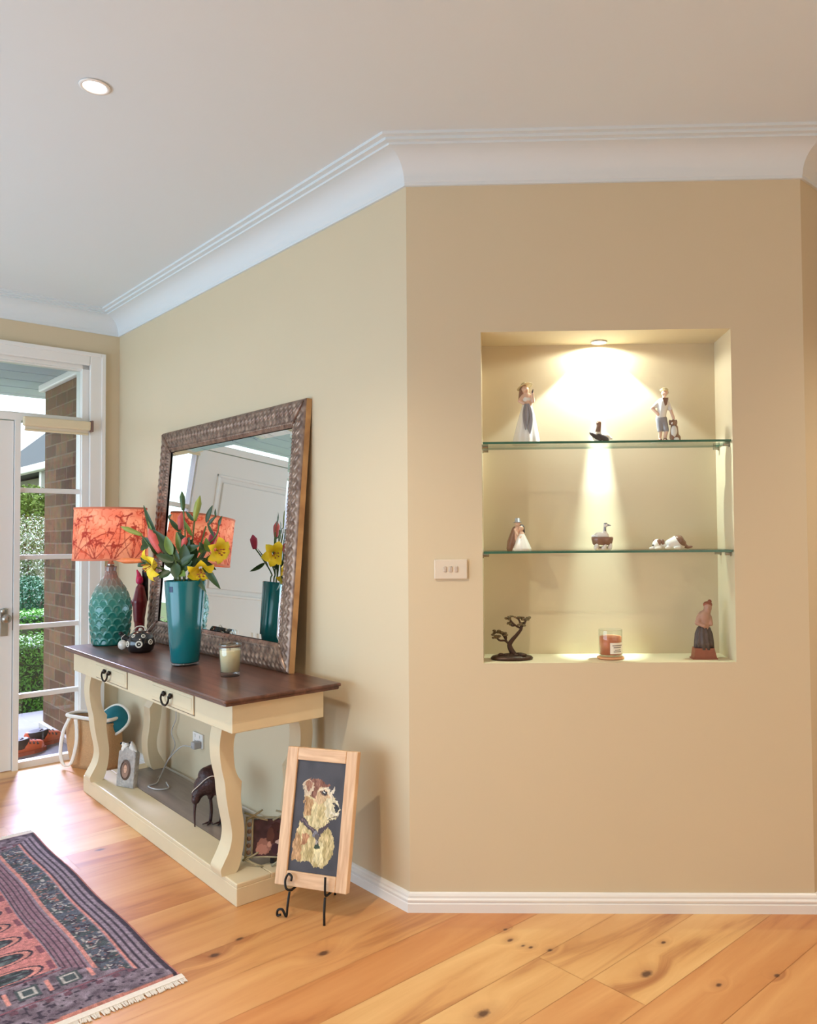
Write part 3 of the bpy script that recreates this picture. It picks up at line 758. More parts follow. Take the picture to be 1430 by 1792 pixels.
bm = bmesh.new(); lathe(bm, [(0, 0.47), (0.013, 0.475), (0.030, 0.52), (0.030, 0.545), (0.018, 0.572), (0, 0.578)], 20); obj('bulb', bm, emit('lamp_bulb', (1.0, 0.75, 0.5), 3.0), lp, True)
SH0, SH1, SR0, SR1 = 0.446, 0.710, 0.183, 0.175
bm = bmesh.new(); NS, NZ = 300, 90
vv = [[bm.verts.new(((SR0 + (SR1 - SR0) * j / NZ) * math.cos(2 * PI * i / NS), (SR0 + (SR1 - SR0) * j / NZ) * math.sin(2 * PI * i / NS), SH0 + (SH1 - SH0) * j / NZ)) for j in range(NZ + 1)] for i in range(NS)]
for i in range(NS):
    for j in range(NZ): bm.faces.new((vv[i][j], vv[(i + 1) % NS][j], vv[(i + 1) % NS][j + 1], vv[i][j + 1]))
o = obj('lamp_shade', bm, attr_mat('coral_shade_cloth', 0.8, noise_amt=0.06, scale=120, transl=0.45), lp, True)
M['binding'] = mat('shade_binding', (222, 128, 96), 0.8)
rs = random.Random(11)
motif = []
for k in range(11):                                   # drawn flowers: curved stems fanning from a root, with buds
    x0 = k / 11 * 1.12 + rs.uniform(-0.02, 0.02)
    for q in range(6):
        x, z, a = x0 + rs.uniform(-0.01, 0.01), 0.0, rs.uniform(-0.9, 0.9); c = rs.uniform(-0.5, 0.5)
        Lh = rs.uniform(0.07, 0.25); pr_ = (x, z)
        for s_ in range(6):
            x += math.sin(a) * Lh / 6; z += math.cos(a) * Lh / 6; a += c / 3
            motif.append((pr_, (x, z), rs.uniform(0.0008, 0.0020))); pr_ = (x, z)
        for b_ in range(5):
            aa = rs.uniform(0, 2 * PI); motif.append(((x, z), (x + 0.024 * math.cos(aa), z + 0.02 * math.sin(aa)), 0.003))
def shadecol(co):
    th = np.arctan2(co[:, 1], co[:, 0]) % (2 * PI); x = th * 0.178; z = co[:, 2] - SH0
    n1 = vnoise(x, z, 26)
    c = np.array([246, 160, 128])[None] - 40 * (np.abs(vnoise(x + 2, z * 0.7, 60) - 0.5) < 0.05)[:, None] * np.array([0.5, 1, 1])[None] + (n1 - 0.5)[:, None] * np.array([10, 50, 44])[None]
    for a, b, wd in motif:
        sel = np.where((x > min(a[0], b[0]) - 0.012) & (x < max(a[0], b[0]) + 0.012) & (z > min(a[1], b[1]) - 0.012) & (z < max(a[1], b[1]) + 0.012))[0]
        if len(sel) == 0: continue
        d = segdist(x[sel], z[sel], a, b); k = np.clip((wd + 0.0012 - d) / 0.0012, 0, 1) * 0.75
        c[sel] += (np.array([168, 62, 50]) - c[sel]) * k[:, None]
    return c
paint(o, shadecol)
for z, r_ in ((SH0, SR0), (SH1, SR1)):
    bm = bmesh.new(); lathe(bm, [(r_ - 0.002, z - 0.004), (r_ + 0.002, z - 0.004), (r_ + 0.002, z + 0.006), (r_ - 0.002, z + 0.006), (r_ - 0.002, z - 0.004)], 64)
    obj('shade_rim', bm, M['binding'], o)
bm = bmesh.new()
for k in range(3):
    a = k * 2 * PI / 3; tube(bm, [(0.013 * math.cos(a), 0.013 * math.sin(a), 0.455), (SR0 * math.cos(a) * 0.99, SR0 * math.sin(a) * 0.99, 0.452)], 0.0018, 6)
obj('shade_carrier', bm, M['chrome'], lp)
o = lamp('lamp_glow', 'POINT', (0, 0, 0), 1.0, (1.0, 0.84, 0.66), shadow_soft_size=0.03); o.location = LW(2.130, 0.300, TZ + 0.60)

# ================================================================== VASE AND FLOWERS
VL = LW(1.176, 0.308, TZ)
vs = thing('flower_vase', 'tall tapered teal glass vase holding lilies on the console table', 'vase', VL, 0)
bm = bmesh.new(); lathe(bm, [(0.0, 0.014), (0.056, 0.014), (0.060, 0.02), (0.072, 0.18), (0.0865, 0.366), (0.0855, 0.370), (0.084, 0.366), (0.070, 0.18), (0.057, 0.024), (0, 0.024)], 48)
obj('vase_body', bm, mat('teal_glass', (0, 104, 112), 0.22, var=0.06, scale=8, coat=0.25), vs, True)
bm = bmesh.new(); lathe(bm, [(0, 0), (0.050, 0), (0.0565, 0.004), (0.0575, 0.012), (0.052, 0.0142), (0, 0.0142)], 40)
obj('clear_foot', bm, thin_glass('clear_glass', (0.86, 0.9, 0.92), 0.12), vs, True)
bm = bmesh.new()
aa = [R(-118 + 2 * i) for i in range(8)]
for i in range(7):
    q = [bm.verts.new(((0.0852 - 0.0001) * math.cos(a_) * s_, 0.0852 * math.sin(a_) * s_, z)) for a_, z, s_ in ((aa[i], 0.322, 0.982), (aa[i + 1], 0.322, 0.982), (aa[i + 1], 0.346, 1.004), (aa[i], 0.346, 1.004))]
    bm.faces.new(q)
obj('sticker', bm, mat('dark_blue_sticker', (16, 52, 92), 0.4), vs)
KF = 0.0004716
def fp3(a, b, y=0.0): return Vector(((a - 510) * KF, y, 0.37 + (880 - b) * KF))
M['stem'] = mat('lily_stem', (84, 110, 52), 0.5, var=0.15)
M['leaf'] = mat('lily_leaf', (46, 74, 34), 0.4, var=0.3, scale=30)
M['leafl'] = mat('lily_leaf_pale', (104, 132, 58), 0.4, var=0.25, scale=30)
M['budg'] = mat('green_bud', (150, 160, 70), 0.45, var=0.2)
M['budp'] = mat('pink_bud', (214, 96, 92), 0.45, var=0.25, scale=40)
M['budo'] = mat('orange_bud', (228, 128, 72), 0.45, var=0.3, scale=40)
M['budm'] = mat('crimson_bud', (176, 40, 74), 0.45, var=0.25, scale=40)
M['budd'] = mat('dark_green_bud', (66, 96, 52), 0.45, var=0.2)
M['yellow'] = mat('yellow_petal', (255, 214, 36), 0.5, var=0.14, scale=40, sss=0.05)
M['stamen'] = mat('rust_stamen', (150, 74, 30), 0.7)
def leafmesh(bm, p0, p1, width, sag=0.0, face=(0, -1, 0.3)):
    p0, p1 = Vector(p0), Vector(p1); d = p1 - p0; L = d.length; d.normalize()
    f = Vector(face); side = d.cross(f).normalized(); up = side.cross(d).normalized()
    N = 10; rows = []
    for i in range(N + 1):
        t = i / N; c = p0.lerp(p1, t) + up * (sag * 4 * t * (1 - t)) 
        wd = width * 0.5 * (math.sin(PI * min(1, t * 0.92 + 0.06)) ** 0.8) * (1 - 0.3 * t)
        rows.append([bm.verts.new(c - side * wd - up * 0.0 ), bm.verts.new(c - up * wd * 0.35), bm.verts.new(c + side * wd)])
    for a, b in zip(rows, rows[1:]):
        for k in range(2): bm.faces.new((a[k], a[k + 1], b[k + 1], b[k]))
def budmesh(bm, p0, p1, r):
    p0, p1 = Vector(p0), Vector(p1); N = 10
    pts = [p0.lerp(p1, i / N) for i in range(N + 1)]
    rr = [r * (0.35 + 0.65 * math.sin(PI * min(1, 0.12 + 0.62 * i / N))) * (1 if i < 8 else (0.72 if i == 8 else (0.45 if i == 9 else 0.08))) for i in range(N + 1)]
    tube(bm, pts, rr, 9)
def lilymesh(bm, bs, c, dirv, r):
    dirv = Vector(dirv).normalized(); u = dirv.orthogonal().normalized(); v = dirv.cross(u)
    for k in range(6):
        a = k * PI / 3; o_ = u * math.cos(a) + v * math.sin(a); tn = dirv.cross(o_); wd = r * (0.42 if k % 2 else 0.34); rows = []
        for i in range(8):
            t = i / 7; ctr = Vector(c) + o_ * (r * (0.12 + 0.9 * t)) + dirv * (r * (0.62 * math.sin(t * 1.9) - 0.25 * t * t))
            ww = wd * math.sin(PI * min(1, 0.1 + 0.9 * t)) ** 0.7 if i < 7 else 0.0005
            rows.append([bm.verts.new(ctr - tn * ww + dirv * ww * 0.25), bm.verts.new(ctr), bm.verts.new(ctr + tn * ww + dirv * ww * 0.25)])
        for A, B in zip(rows, rows[1:]):
            for q in range(2): bm.faces.new((A[q], A[q + 1], B[q + 1], B[q]))
    for k in range(5):
        a = k * 2 * PI / 5 + 0.3; o_ = u * math.cos(a) + v * math.sin(a)
        tip = Vector(c) + dirv * r * 0.75 + o_ * r * 0.22
        tube(bs, [Vector(c) + dirv * r * 0.1, tip], 0.001, 5); ball(bs, tip, 0.0035, 1.6, 1, 1, None, 8, 6)
rf = random.Random(5)
def flower(label, stem, leaves=(), bud=None, lily=None, pale=False, cat='flower'):
    """stem: image-plane way points above the rim; leaves: (a0,b0,y0,a1,b1,y1,width)"""
    r = thing('lily_stem', label, cat, VL, 0, 'lilies in the teal vase')
    s0 = fp3(*stem[0]); a = rf.uniform(0, 2 * PI)
    foot = Vector((0.028 * math.cos(a), 0.028 * math.sin(a), 0.028))
    sx = Vector((max(-0.05, min(0.05, s0.x)), max(-0.05, min(0.05, s0.y)), 0.36))
    bm = bmesh.new(); tube(bm, spline([foot, sx] + [fp3(*p) for p in stem], 5), 0.0032, 7); obj('stem', bm, M['stem'], r, True)
    for L in leaves:
        bm = bmesh.new(); leafmesh(bm, fp3(L[0], L[1], L[2]), fp3(L[3], L[4], L[5]), L[6] * 0.88, L[7] if len(L) > 7 else 0.006)
        obj('leaf', bm, M['leafl'] if (len(L) > 8 and L[8]) else M['leaf'], r, True)
    if bud:
        bm = bmesh.new(); budmesh(bm, fp3(*bud[0]), fp3(*bud[1]), bud[2]); obj('bud', bm, M[bud[3]], r, True)
    if lily:
        bm = bmesh.new(); bs = bmesh.new(); lilymesh(bm, bs, fp3(*lily[0]), lily[1], lily[2])
        obj('petals', bm, M['yellow'], r, True); obj('stamens', bs, M['stamen'], r)
flower('tallest lily stem with a closed dark green bud at its tip, centre of the vase', [(505, 800, 0.0), (510, 500, 0.0), (498, 300, 0.0), (488, 215, 0)], [(508, 560, 0, 420, 430, .02, .04), (500, 640, -.02, 610, 500, -.03, .045), (505, 700, 0, 380, 720, -.02, .05), (505, 740, .02, 700, 690, .05, .05), (560, 560, -.02, 640, 740, -.05, .050, -.01), (500, 470, 0, 440, 560, 0.03, .03)], ((490, 230, 0), (476, 52, 0), 0.0115, 'budd'))
flower('lily stem with a long upright pale green bud, right of the tallest stem', [(530, 800, 0.02), (560, 520, 0.02), (588, 320, 0.01)], [(585, 330, 0.0, 515, 240, 0.0, .022, .004), (570, 470, 0, 520, 330, -.02, .022, .004, True)], ((586, 330, 0.01), (648, 95, 0.0), 0.0145, 'budg'))
flower('lily stem with a narrow dark leaf pair pointing up to the right', [(545, 800, 0.03), (620, 560, 0.04), (672, 380, 0.04)], [(600, 620, .04, 740, 560, .04, .04, .004, True), (590, 660, .03, 520, 500, .03, .045), (675, 345, 0.04, 742, 185, 0.03, .030), (690, 375, 0.04, 778, 285, 0.03, .022), (775, 300, .03, 770, 215, .03, .012)])
flower('rightmost lily stem, with thin upright leaf over the yellow lily', [(560, 800, 0.0), (700, 580, 0.0), (800, 470, 0.0), (825, 370, 0)], [(822, 385, 0, 856, 285, 0.0, .020), (780, 480, 0, 700, 350, 0.02, .018), (730, 620, 0, 720, 490, -.02, .04, .004, True)])
flower('lily stem with a big pink bud at the left front of the bunch', [(460, 800, -0.03), (390, 680, -0.06), (335, 615, -0.07)], [(330, 620, -.07, 215, 330, -.06, .020, .003, True), (310, 560, -.05, 155, 185, -.04, .034, .010), (300, 640, -.05, 245, 540, -.07, .03)], ((340, 620, -0.07), (238, 400, -0.075), 0.020, 'budp'))
flower('lily stem with a crimson bud at the back, leaning to the mirror', [(470, 800, 0.03), (420, 560, 0.06), (405, 400, 0.07)], [(400, 430, .07, 300, 300, .06, .028), (300, 310, .06, 340, 260, .05, .018)], ((405, 410, 0.07), (410, 245, 0.075), 0.016, 'budp'))
flower('lily stem with an open yellow flower, lower left of the bunch', [(450, 820, -0.02), (380, 790, -0.05), (320, 740, -0.05)], [(330, 800, -.03, 260, 850, -.02, .02)], None, ((290, 720, -0.055), (-0.65, -0.62, -0.30), 0.074))
flower('lily stem with an open yellow flower, lower right of the bunch', [(560, 820, -0.02), (620, 790, -0.03), (660, 770, -0.03)], [(600, 810, -.02, 745, 985, -.05, .034, .004), (700, 735, -.03, 862, 960, -.03, .040, .010)], None, ((680, 760, -0.035), (0.30, -0.60, -0.6), 0.062))
flower('lily stem with an open yellow flower, upper right in front of the lamp reflection', [(550, 800, 0.03), (680, 680, 0.04), (770, 620, 0.03)], [(690, 600, 0.0, 640, 530, 0.0, .03)], None, ((775, 600, 0.02), (0.75, -0.45, -0.2), 0.062))
flower('lily stem reaching far left over the lampshade, with slim green bud', [(440, 820, -0.02), (250, 620, -0.03), (150, 490, -0.03), (120, 455, -0.03)], [(200, 560, -.03, 140, 480, -.03, .05), (190, 545, -.03, 130, 600, -.04, .04)], ((130, 460, -0.03), (-70, 378, -0.03), 0.0115, 'budg'))
flower('lily stem reaching left under the lampshade, with orange tipped bud', [(440, 830, -0.03), (260, 740, -0.06), (190, 700, -0.06)], [(200, 700, -.06, 120, 745, -.06, .042), (210, 690, -.06, 150, 660, -.06, .04)], ((170, 695, -0.06), (-80, 690, -0.06), 0.013, 'budo'))
flower('lily stem of broad dark leaves in the middle front of the bunch', [(500, 820, -0.05), (480, 700, -0.07), (430, 560, -0.07)], [(470, 700, -.08, 320, 640, -.09, .05), (450, 640, -.08, 400, 470, -.08, .05, .004, True), (520, 790, -.06, 640, 700, -.08, .055), (430, 790, -.07, 350, 850, -.09, .045), (540, 660, -.05, 590, 480, -.05, .05), (520, 800, -.07, 590, 830, -.09, .04, .004, True), (505, 690, -.07, 280, 410, -.08, .070, .004), (480, 720, -.07, 500, 860, -.085, .06, .004), (560, 740, -.06, 560, 545, -.07, .07, .004), (470, 760, -.06, 380, 640, -.08, .06, .004), (560, 700, -.05, 470, 640, -.07, .05)])
flower('lily stem with a crimson bud on the mirror side of the vase', [(520, 800, 0.05), (600, 640, 0.10), (640, 560, 0.13)], [(600, 700, .08, 700, 800, .13, .03), (560, 760, .06, 640, 560, .12, .03)], ((640, 570, 0.13), (672, 430, 0.145), 0.017, 'budm'))
flower('lily stem of small pink buds in the centre of the bunch', [(500, 810, -0.04), (510, 640, -0.05), (530, 560, -0.05)], [(515, 640, -.05, 470, 430, -.05, .035, .004, True), (530, 620, -.05, 690, 560, -.06, .045), (510, 740, -.06, 660, 640, -.08, .05), (520, 700, -.05, 600, 640, -.06, .03)], ((530, 575, -0.05), (560, 480, -0.055), 0.013, 'budp'))

# candle in a glass
cd = thing('glass_candle', 'cream wax candle in a clear tumbler near the right end of the table', 'candle', LW(0.773, 0.296, TZ), WROT)
bm = bmesh.new(); lathe(bm, [(0, 0), (0.036, 0), (0.0375, 0.004), (0.044, 0.128), (0.0435, 0.131), (0.0425, 0.128), (0.0365, 0.018), (0, 0.016)], 40)
obj('tumbler', bm, thin_glass('tumbler_glass', (0.95, 0.96, 0.95), 0.09), cd, True)
bm = bmesh.new(); lathe(bm, [(0, 0.02), (0.036, 0.02), (0.0412, 0.104), (0.040, 0.106), (0.0, 0.103)], 40)
obj('wax', bm, mat('cream_wax', (240, 228, 190), 0.5, sss=0.2), cd, True)
bm = bmesh.new(); tube(bm, [(0, 0, 0.10), (0.001, 0, 0.115)], 0.0015, 6); obj('wick', bm, M['black'], cd)
bm = bmesh.new(); lathe(bm, [(0.0425, 0.118), (0.0448, 0.1185), (0.0450, 0.124), (0.0427, 0.1245)], 40); obj('rim_band', bm, mat('gold_rim', (120, 96, 80), 0.4, 0.6), cd, True)

# black round ornament with painted rings
od = thing('ornament', 'round black ceramic ornament painted with white rings beside the lamp', 'ornament', LW(1.719, 0.297, TZ), 0)
bm = bmesh.new(); lathe(bm, [(0, 0), (0.044, 0.0), (0.058, 0.012), (0.066, 0.040), (0.063, 0.064), (0.050, 0.086), (0.030, 0.100), (0.016, 0.104), (0, 0.105)], 72)
o = obj('ornament_body', bm, mat('black_glaze', (26, 24, 26), 0.2, coat=0.5), od, True)
M['cream_glaze'] = mat('cream_glaze', (226, 218, 202), 0.3)
for (a, z, rr) in ((-72, 0.045, 0.017), (-22, 0.052, 0.014), (-128, 0.045, 0.015), (-52, 0.082, 0.010), (-105, 0.084, 0.010), (40, 0.05, 0.016), (120, 0.05, 0.016)):
    r0 = float(np.interp(z, [0.012, 0.040, 0.064, 0.086], [0.058, 0.066, 0.063, 0.050])); tl = float(np.interp(z, [0.04, 0.064, 0.09], [0.0, 0.25, 0.75]))
    mt = Matrix.Rotation(R(a), 4, 'Z') @ Matrix.Translation((r0 - 0.0012, 0, z)) @ Matrix.Rotation(-tl, 4, 'Y') @ Matrix.Rotation(R(90), 4, 'Y')
    bm = bmesh.new(); lathe(bm, [(rr, -0.003), (rr * 0.97, 0.0012), (rr * 0.78, 0.0028), (rr * 0.58, 0.0024), (rr * 0.55, -0.001)], 24); bmesh.ops.transform(bm, matrix=mt, verts=bm.verts); obj('painted_ring', bm, M['cream_glaze'], o, True)
    bm = bmesh.new(); ball(bm, (0, 0, 0), rr * 0.28, 1, 1, 0.45, None, 12, 8); bmesh.ops.transform(bm, matrix=mt, verts=bm.verts); obj('painted_dot', bm, M['cream_glaze'], o, True)
bm = bmesh.new(); tube(bm, spline([(-0.055, -0.01, 0.060), (-0.075, -0.015, 0.075), (-0.088, -0.02, 0.092)], 4), [0.016 - 0.0009 * i for i in range(9)], 12); ball(bm, (-0.088, -0.02, 0.092), 0.0105); obj('spout', bm, M['black'], od, True)
bm = bmesh.new(); ball(bm, (-0.072, -0.035, 0.040), 0.022, 1, 0.8, 1.1); tube(bm, spline([(-0.060, -0.035, 0.09), (-0.075, -0.04, 0.075), (-0.072, -0.036, 0.055)], 4), 0.002, 6); obj('shell_charm', bm, mat('pearl_shell', (206, 200, 190), 0.3, coat=0.4), od, True)
bm = bmesh.new(); ball(bm, (0.0, 0, 0.108), 0.010); tube(bm, spline([(0.03, 0.0, 0.105), (0.01, 0, 0.125), (-0.02, 0, 0.122), (-0.04, 0, 0.1)], 5), 0.003, 6); obj('lid_loop', bm, mat('pale_cord', (196, 186, 172), 0.7), od, True)

# dark red carved figure
rd = thing('figurine', 'tall dark red carved figurine standing between lamp and mirror', 'figurine', LW(2.295, 0.092, TZ), 0)
M['maroon'] = mat('maroon_lacquer', (112, 24, 38), 0.35, var=0.3, scale=50, coat=0.3)
M['magenta'] = mat('magenta_lacquer', (196, 36, 92), 0.4, var=0.2)
blob('carved_body', [((0, 0, 0.10), 0.030, (0.004, 0, 0.20), 0.040), ((0.004, 0, 0.20), 0.040, (0.006, 0, 0.27), 0.026), ((0.0, 0.0, 0.10), 0.026, (-0.014, 0, 0.012), 0.010), ((0.01, 0, 0.10), 0.022, (0.018, 0, 0.012), 0.010),
                     ((0.0, 0, 0.225), 0.018, (-0.042, -0.01, 0.190), 0.012), ((0.01, 0, 0.225), 0.016, (0.034, -0.01, 0.175), 0.010), ((0.006, 0, 0.27), 0.015, (0.004, 0, 0.30), 0.013)], M['maroon'], rd, 0.004)
blob('carved_head', [((0.002, 0, 0.315), 0.020, (0.002, 0, 0.325), 0.020)], M['magenta'], rd, 0.003)
bm = bmesh.new(); tube(bm, spline([(0.0, 0, 0.33), (-0.004, 0, 0.355), (-0.014, 0, 0.378)], 4), [0.017 - 0.0017 * i for i in range(9)], 10); obj('crest', bm, M['magenta'], rd, True)
bm = bmesh.new(); rbox(bm, 0.006, 0.040, 0.018, 0.030, 0.20, 0.375, 0.005); obj('back_panel', bm, M['black'], rd)
bm = bmesh.new(); ball(bm, (-0.046, -0.014, 0.188), 0.014); obj('hand_ornament', bm, M['black'], rd, True)
bm = bmesh.new(); rbox(bm, -0.035, 0.035, -0.022, 0.022, 0, 0.012, 0.003); obj('pedestal', bm, M['black'], rd)

# ================================================================== ON THE PLINTH
PZ = 0.082
of = thing('photo_frame', 'small grey stone photo frame with oval portrait and birds on top', 'photo frame', LW(1.868, 0.310, PZ), -R(24), rotx=-0.10)
M['stone'] = mat('grey_white_resin', (168, 162, 156), 0.6, var=0.55, scale=45, bump=0.8, bscale=70)
bm = bmesh.new(); rbox(bm, -0.060, 0.060, -0.012, 0.018, 0, 0.165, 0.006)
bmesh.ops.subdivide_edges(bm, edges=[e for e in bm.edges if e.calc_length() > 0.02], cuts=6, use_grid_fill=True)
for v in bm.verts:
    if v.co.z > 0.12: v.co.z += 0.030 * math.cos(v.co.x / 0.060 * 1.4)
obj('frame_body', bm, M['stone'], of, 'auto')
bm = bmesh.new()
N = 28
for i in range(N):
    a, b = 2 * PI * i / N, 2 * PI * (i + 1) / N
    q = []
    for (ang, rr, y) in ((a, 1, -0.013), (b, 1, -0.013), (b, 0.8, -0.019), (a, 0.8, -0.019)): q.append(bm.verts.new((0.037 * rr * math.cos(ang), y, 0.085 + 0.050 * rr * math.sin(ang))))
    bm.faces.new(q)
bmesh.ops.remove_doubles(bm, verts=bm.verts, dist=1e-5)
obj('oval_rim', bm, mat('dark_oval_rim', (96, 76, 66), 0.5), of, True)
bm = bmesh.new(); grid(bm, 30, 40, lambda i, j: ((i - 0.5) * 0.062 * math.sqrt(max(0, 1 - (2 * j - 1) ** 2)), -0.0145, 0.085 + (j - 0.5) * 0.084))
o = obj('oval_portrait', bm, attr_mat('portrait_print', 0.3), of)
def ovc(co):
    x, z = co[:, 0] / 0.031, (co[:, 2] - 0.085) / 0.042
    c = np.tile(np.array([[128, 104, 92]]), (len(co), 1)).astype(float)
    c[np.hypot(x / 0.6, (z + 0.7) / 0.7) < 1] = (150, 120, 104); c[np.hypot(x / 0.5, (z - 0.2) / 0.62) < 1] = (104, 74, 58)
    c[np.hypot(x / 0.36, (z - 0.1) / 0.5) < 1] = (206, 166, 142); c[np.hypot((x - 0.14) / 0.07, (z - 0.2) / 0.05) < 1] = (60, 44, 40); c[np.hypot((x + 0.14) / 0.07, (z - 0.2) / 0.05) < 1] = (60, 44, 40)
    return c
paint(o, ovc)
blob('bird_pair', [((-0.034, 0, 0.182), 0.016, (-0.020, 0, 0.200), 0.012), ((-0.042, -0.004, 0.206), 0.010, (-0.034, 0, 0.200), 0.010), ((0.022, 0, 0.196), 0.016, (0.034, 0, 0.186), 0.013), ((0.018, -0.004, 0.214), 0.010, (0.022, 0, 0.205), 0.011), ((0.03, 0, 0.19), 0.012, (0.05, 0, 0.176), 0.006)], mat('white_resin', (226, 222, 214), 0.5), of, 0.003)
for p in ((-0.046, -0.011, 0.209), (0.014, -0.011, 0.217)):
    bm = bmesh.new(); ball(bm, p, 0.006); obj('bird_marking', bm, M['black'], of)
bm = bmesh.new(); prism(bm, [(0.018, 0.0), (0.062, 0.0), (0.018, 0.11)], -0.01, 0.01, 'x'); obj('easel_back', bm, M['black'], of)

kw = thing('kiwi_sculpture', 'dark brown kiwi bird sculpture with white cord standing on the plinth', 'sculpture', LW(1.105, 0.232, PZ), 0)
kw.scale = (1.22, 1.22, 1.10)
M['kiwi'] = mat('dark_carved_wood', (60, 34, 34), 0.45, var=0.4, scale=60, bump=0.4, bscale=120)
blob('bird_body', [((0.012, 0.0, 0.165), 0.046, (-0.012, 0, 0.150), 0.040), ((0.010, 0.012, 0.185), 0.040, (-0.006, 0, 0.188), 0.032), ((-0.012, 0, 0.150), 0.036, (-0.034, -0.02, 0.118), 0.020), ((-0.034, -0.02, 0.118), 0.020, (-0.036, -0.028, 0.098), 0.015),
                   ((0.010, 0.0, 0.13), 0.020, (0.006, 0, 0.10), 0.010), ((0.034, 0.0, 0.13), 0.020, (0.042, 0, 0.10), 0.010)], M['kiwi'], kw, 0.004)
bm = bmesh.new(); tube(bm, spline([(-0.036, -0.030, 0.100), (-0.037, -0.036, 0.055), (-0.034, -0.040, 0.001)], 5), [0.0065 - 0.0004 * i for i in range(11)], 8); obj('beak', bm, M['kiwi'], kw, True)
for x in (0.006, 0.044):
    bm = bmesh.new(); tube(bm, spline([(x, 0, 0.105), (x + 0.002, 0.004, 0.05), (x, 0.0, 0.006)], 4), 0.0060, 8)
    for a in (-2.3, -1.57, -0.9): tube(bm, [(x, 0, 0.005), (x + 0.030 * math.cos(a), 0.030 * math.sin(a), 0.0035)], [0.005, 0.002], 6)
    obj('leg', bm, M['kiwi'], kw, True)
bm = bmesh.new(); tube(bm, spline([(0.052, -0.030, 0.185), (0.030, -0.046, 0.198), (0.006, -0.045, 0.186), (-0.020, -0.044, 0.160), (-0.045, -0.030, 0.135), (-0.052, -0.014, 0.120)], 6), 0.0022, 6); obj('cord_strap', bm, mat('white_cord', (214, 200, 186), 0.7), kw, True)
bm = bmesh.new(); ball(bm, (-0.042, -0.036, 0.116), 0.0035); obj('eye', bm, M['black'], kw, True)

# rustic frame with a dog photograph
pf = thing('photo_frame', 'rustic twig photo frame with a brown dog picture, behind the easel', 'photo frame', LW(0.502, 0.262, PZ), R(4), rotx=-0.16)
PW, PH = 0.205, 0.205
bm = bmesh.new(); grid(bm, 90, 84, lambda i, j: ((i - 0.5) * 0.140, -0.0035, 0.038 + j * 0.130))
o = obj('photo_print', bm, attr_mat('photo_gloss', 0.25), pf)
def dogphoto(co):
    x, z = co[:, 0] / 0.140 + 0.5, (co[:, 2] - 0.038) / 0.130
    c = np.tile(np.array([[70, 44, 50]]), (len(co), 1)).astype(float) + (vnoise(x, z, 9) - 0.5)[:, None] * np.array([40, 24, 26])
    def E(cx, cy, rx, ry, col):
        k = np.hypot((x - cx) / rx, (z - cy) / ry) < 1 + 0.25 * (vnoise(x, z, 22) - 0.5); c[k] = col
    E(0.28, 0.28, 0.20, 0.22, (150, 104, 92)); E(0.22, 0.18, 0.16, 0.14, (176, 124, 110)); E(0.60, 0.62, 0.20, 0.30, (62, 32, 36)); E(0.80, 0.66, 0.05, 0.22, (186, 162, 156))
    E(0.72, 0.36, 0.14, 0.09, (198, 170, 160)); E(0.84, 0.42, 0.05, 0.05, (40, 26, 28)); E(0.44, 0.55, 0.10, 0.22, (88, 52, 48)); E(0.60, 0.20, 0.12, 0.14, (58, 34, 48)); E(0.64, 0.66, 0.025, 0.025, (20, 14, 16))
    E(0.42, 0.32, 0.05, 0.08, (196, 146, 128)); E(0.90, 0.20, 0.08, 0.14, (120, 96, 92))
    return c
paint(o, dogphoto)
bm = bmesh.new(); box(bm, -0.072, 0.072, -0.003, 0.006, 0.036, 0.170); obj('frame_backing', bm, M['black'], pf)
M['twig'] = mat('pale_grey_twig', (168, 158, 128), 0.7, var=0.3, scale=60, bump=0.4)
M['shellb'] = mat('brown_shell', (120, 92, 74), 0.5, var=0.4, scale=60)
for a, b in (((-0.076, 0, 0.030), (-0.076, 0, 0.180)), ((0.076, 0, 0.030), (0.076, 0, 0.180)), ((-0.100, 0, 0.030), (-0.100, 0, 0.180)), ((0.100, 0, 0.030), (0.100, 0, 0.180)), ((-0.1, 0, 0.036), (0.1, 0, 0.032)), ((-0.1, 0, 0.176), (0.1, 0, 0.174)),
             ((-0.108, -0.005, 0.028), (-0.03, -0.005, 0.002)), ((-0.108, -0.004, 0.024), (-0.05, -0.004, 0.052)), ((0.0, -0.005, 0.004), (0.07, -0.005, 0.046)), ((0.02, -0.004, 0.046), (0.108, -0.004, 0.006)), ((-0.1, -0.005, 0.168), (-0.04, -0.005, 0.204)), ((-0.108, -0.004, 0.194), (-0.02, -0.004, 0.166)), ((0.0, -0.005, 0.166), (0.07, -0.005, 0.200)), ((0.01, -0.004, 0.200), (0.108, -0.004, 0.172))):
    bm = bmesh.new(); av, bv = Vector(a), Vector(b)
    tube(bm, [av, av.lerp(bv, 0.35) + Vector((0.001, -0.001, 0.001)), av.lerp(bv, 0.7) - Vector((0.001, 0, 0.001)), bv], [0.0042, 0.0036, 0.0040, 0.0032], 7); obj('twig', bm, M['twig'], pf, True)
for s in (-0.088, 0.088):
    for z in (0.052, 0.077, 0.102, 0.127, 0.152):
        bm = bmesh.new(); ball(bm, (s, -0.004, z), 0.009, 0.9, 0.6, 1.0); obj('shell', bm, M['shellb'], pf, True)
bm = bmesh.new(); prism(bm, [(0.006, 0.01), (0.058, 0.0), (0.062, 0.004), (0.006, 0.12)], -0.008, 0.008, 'x'); obj('strut', bm, M['black'], pf)

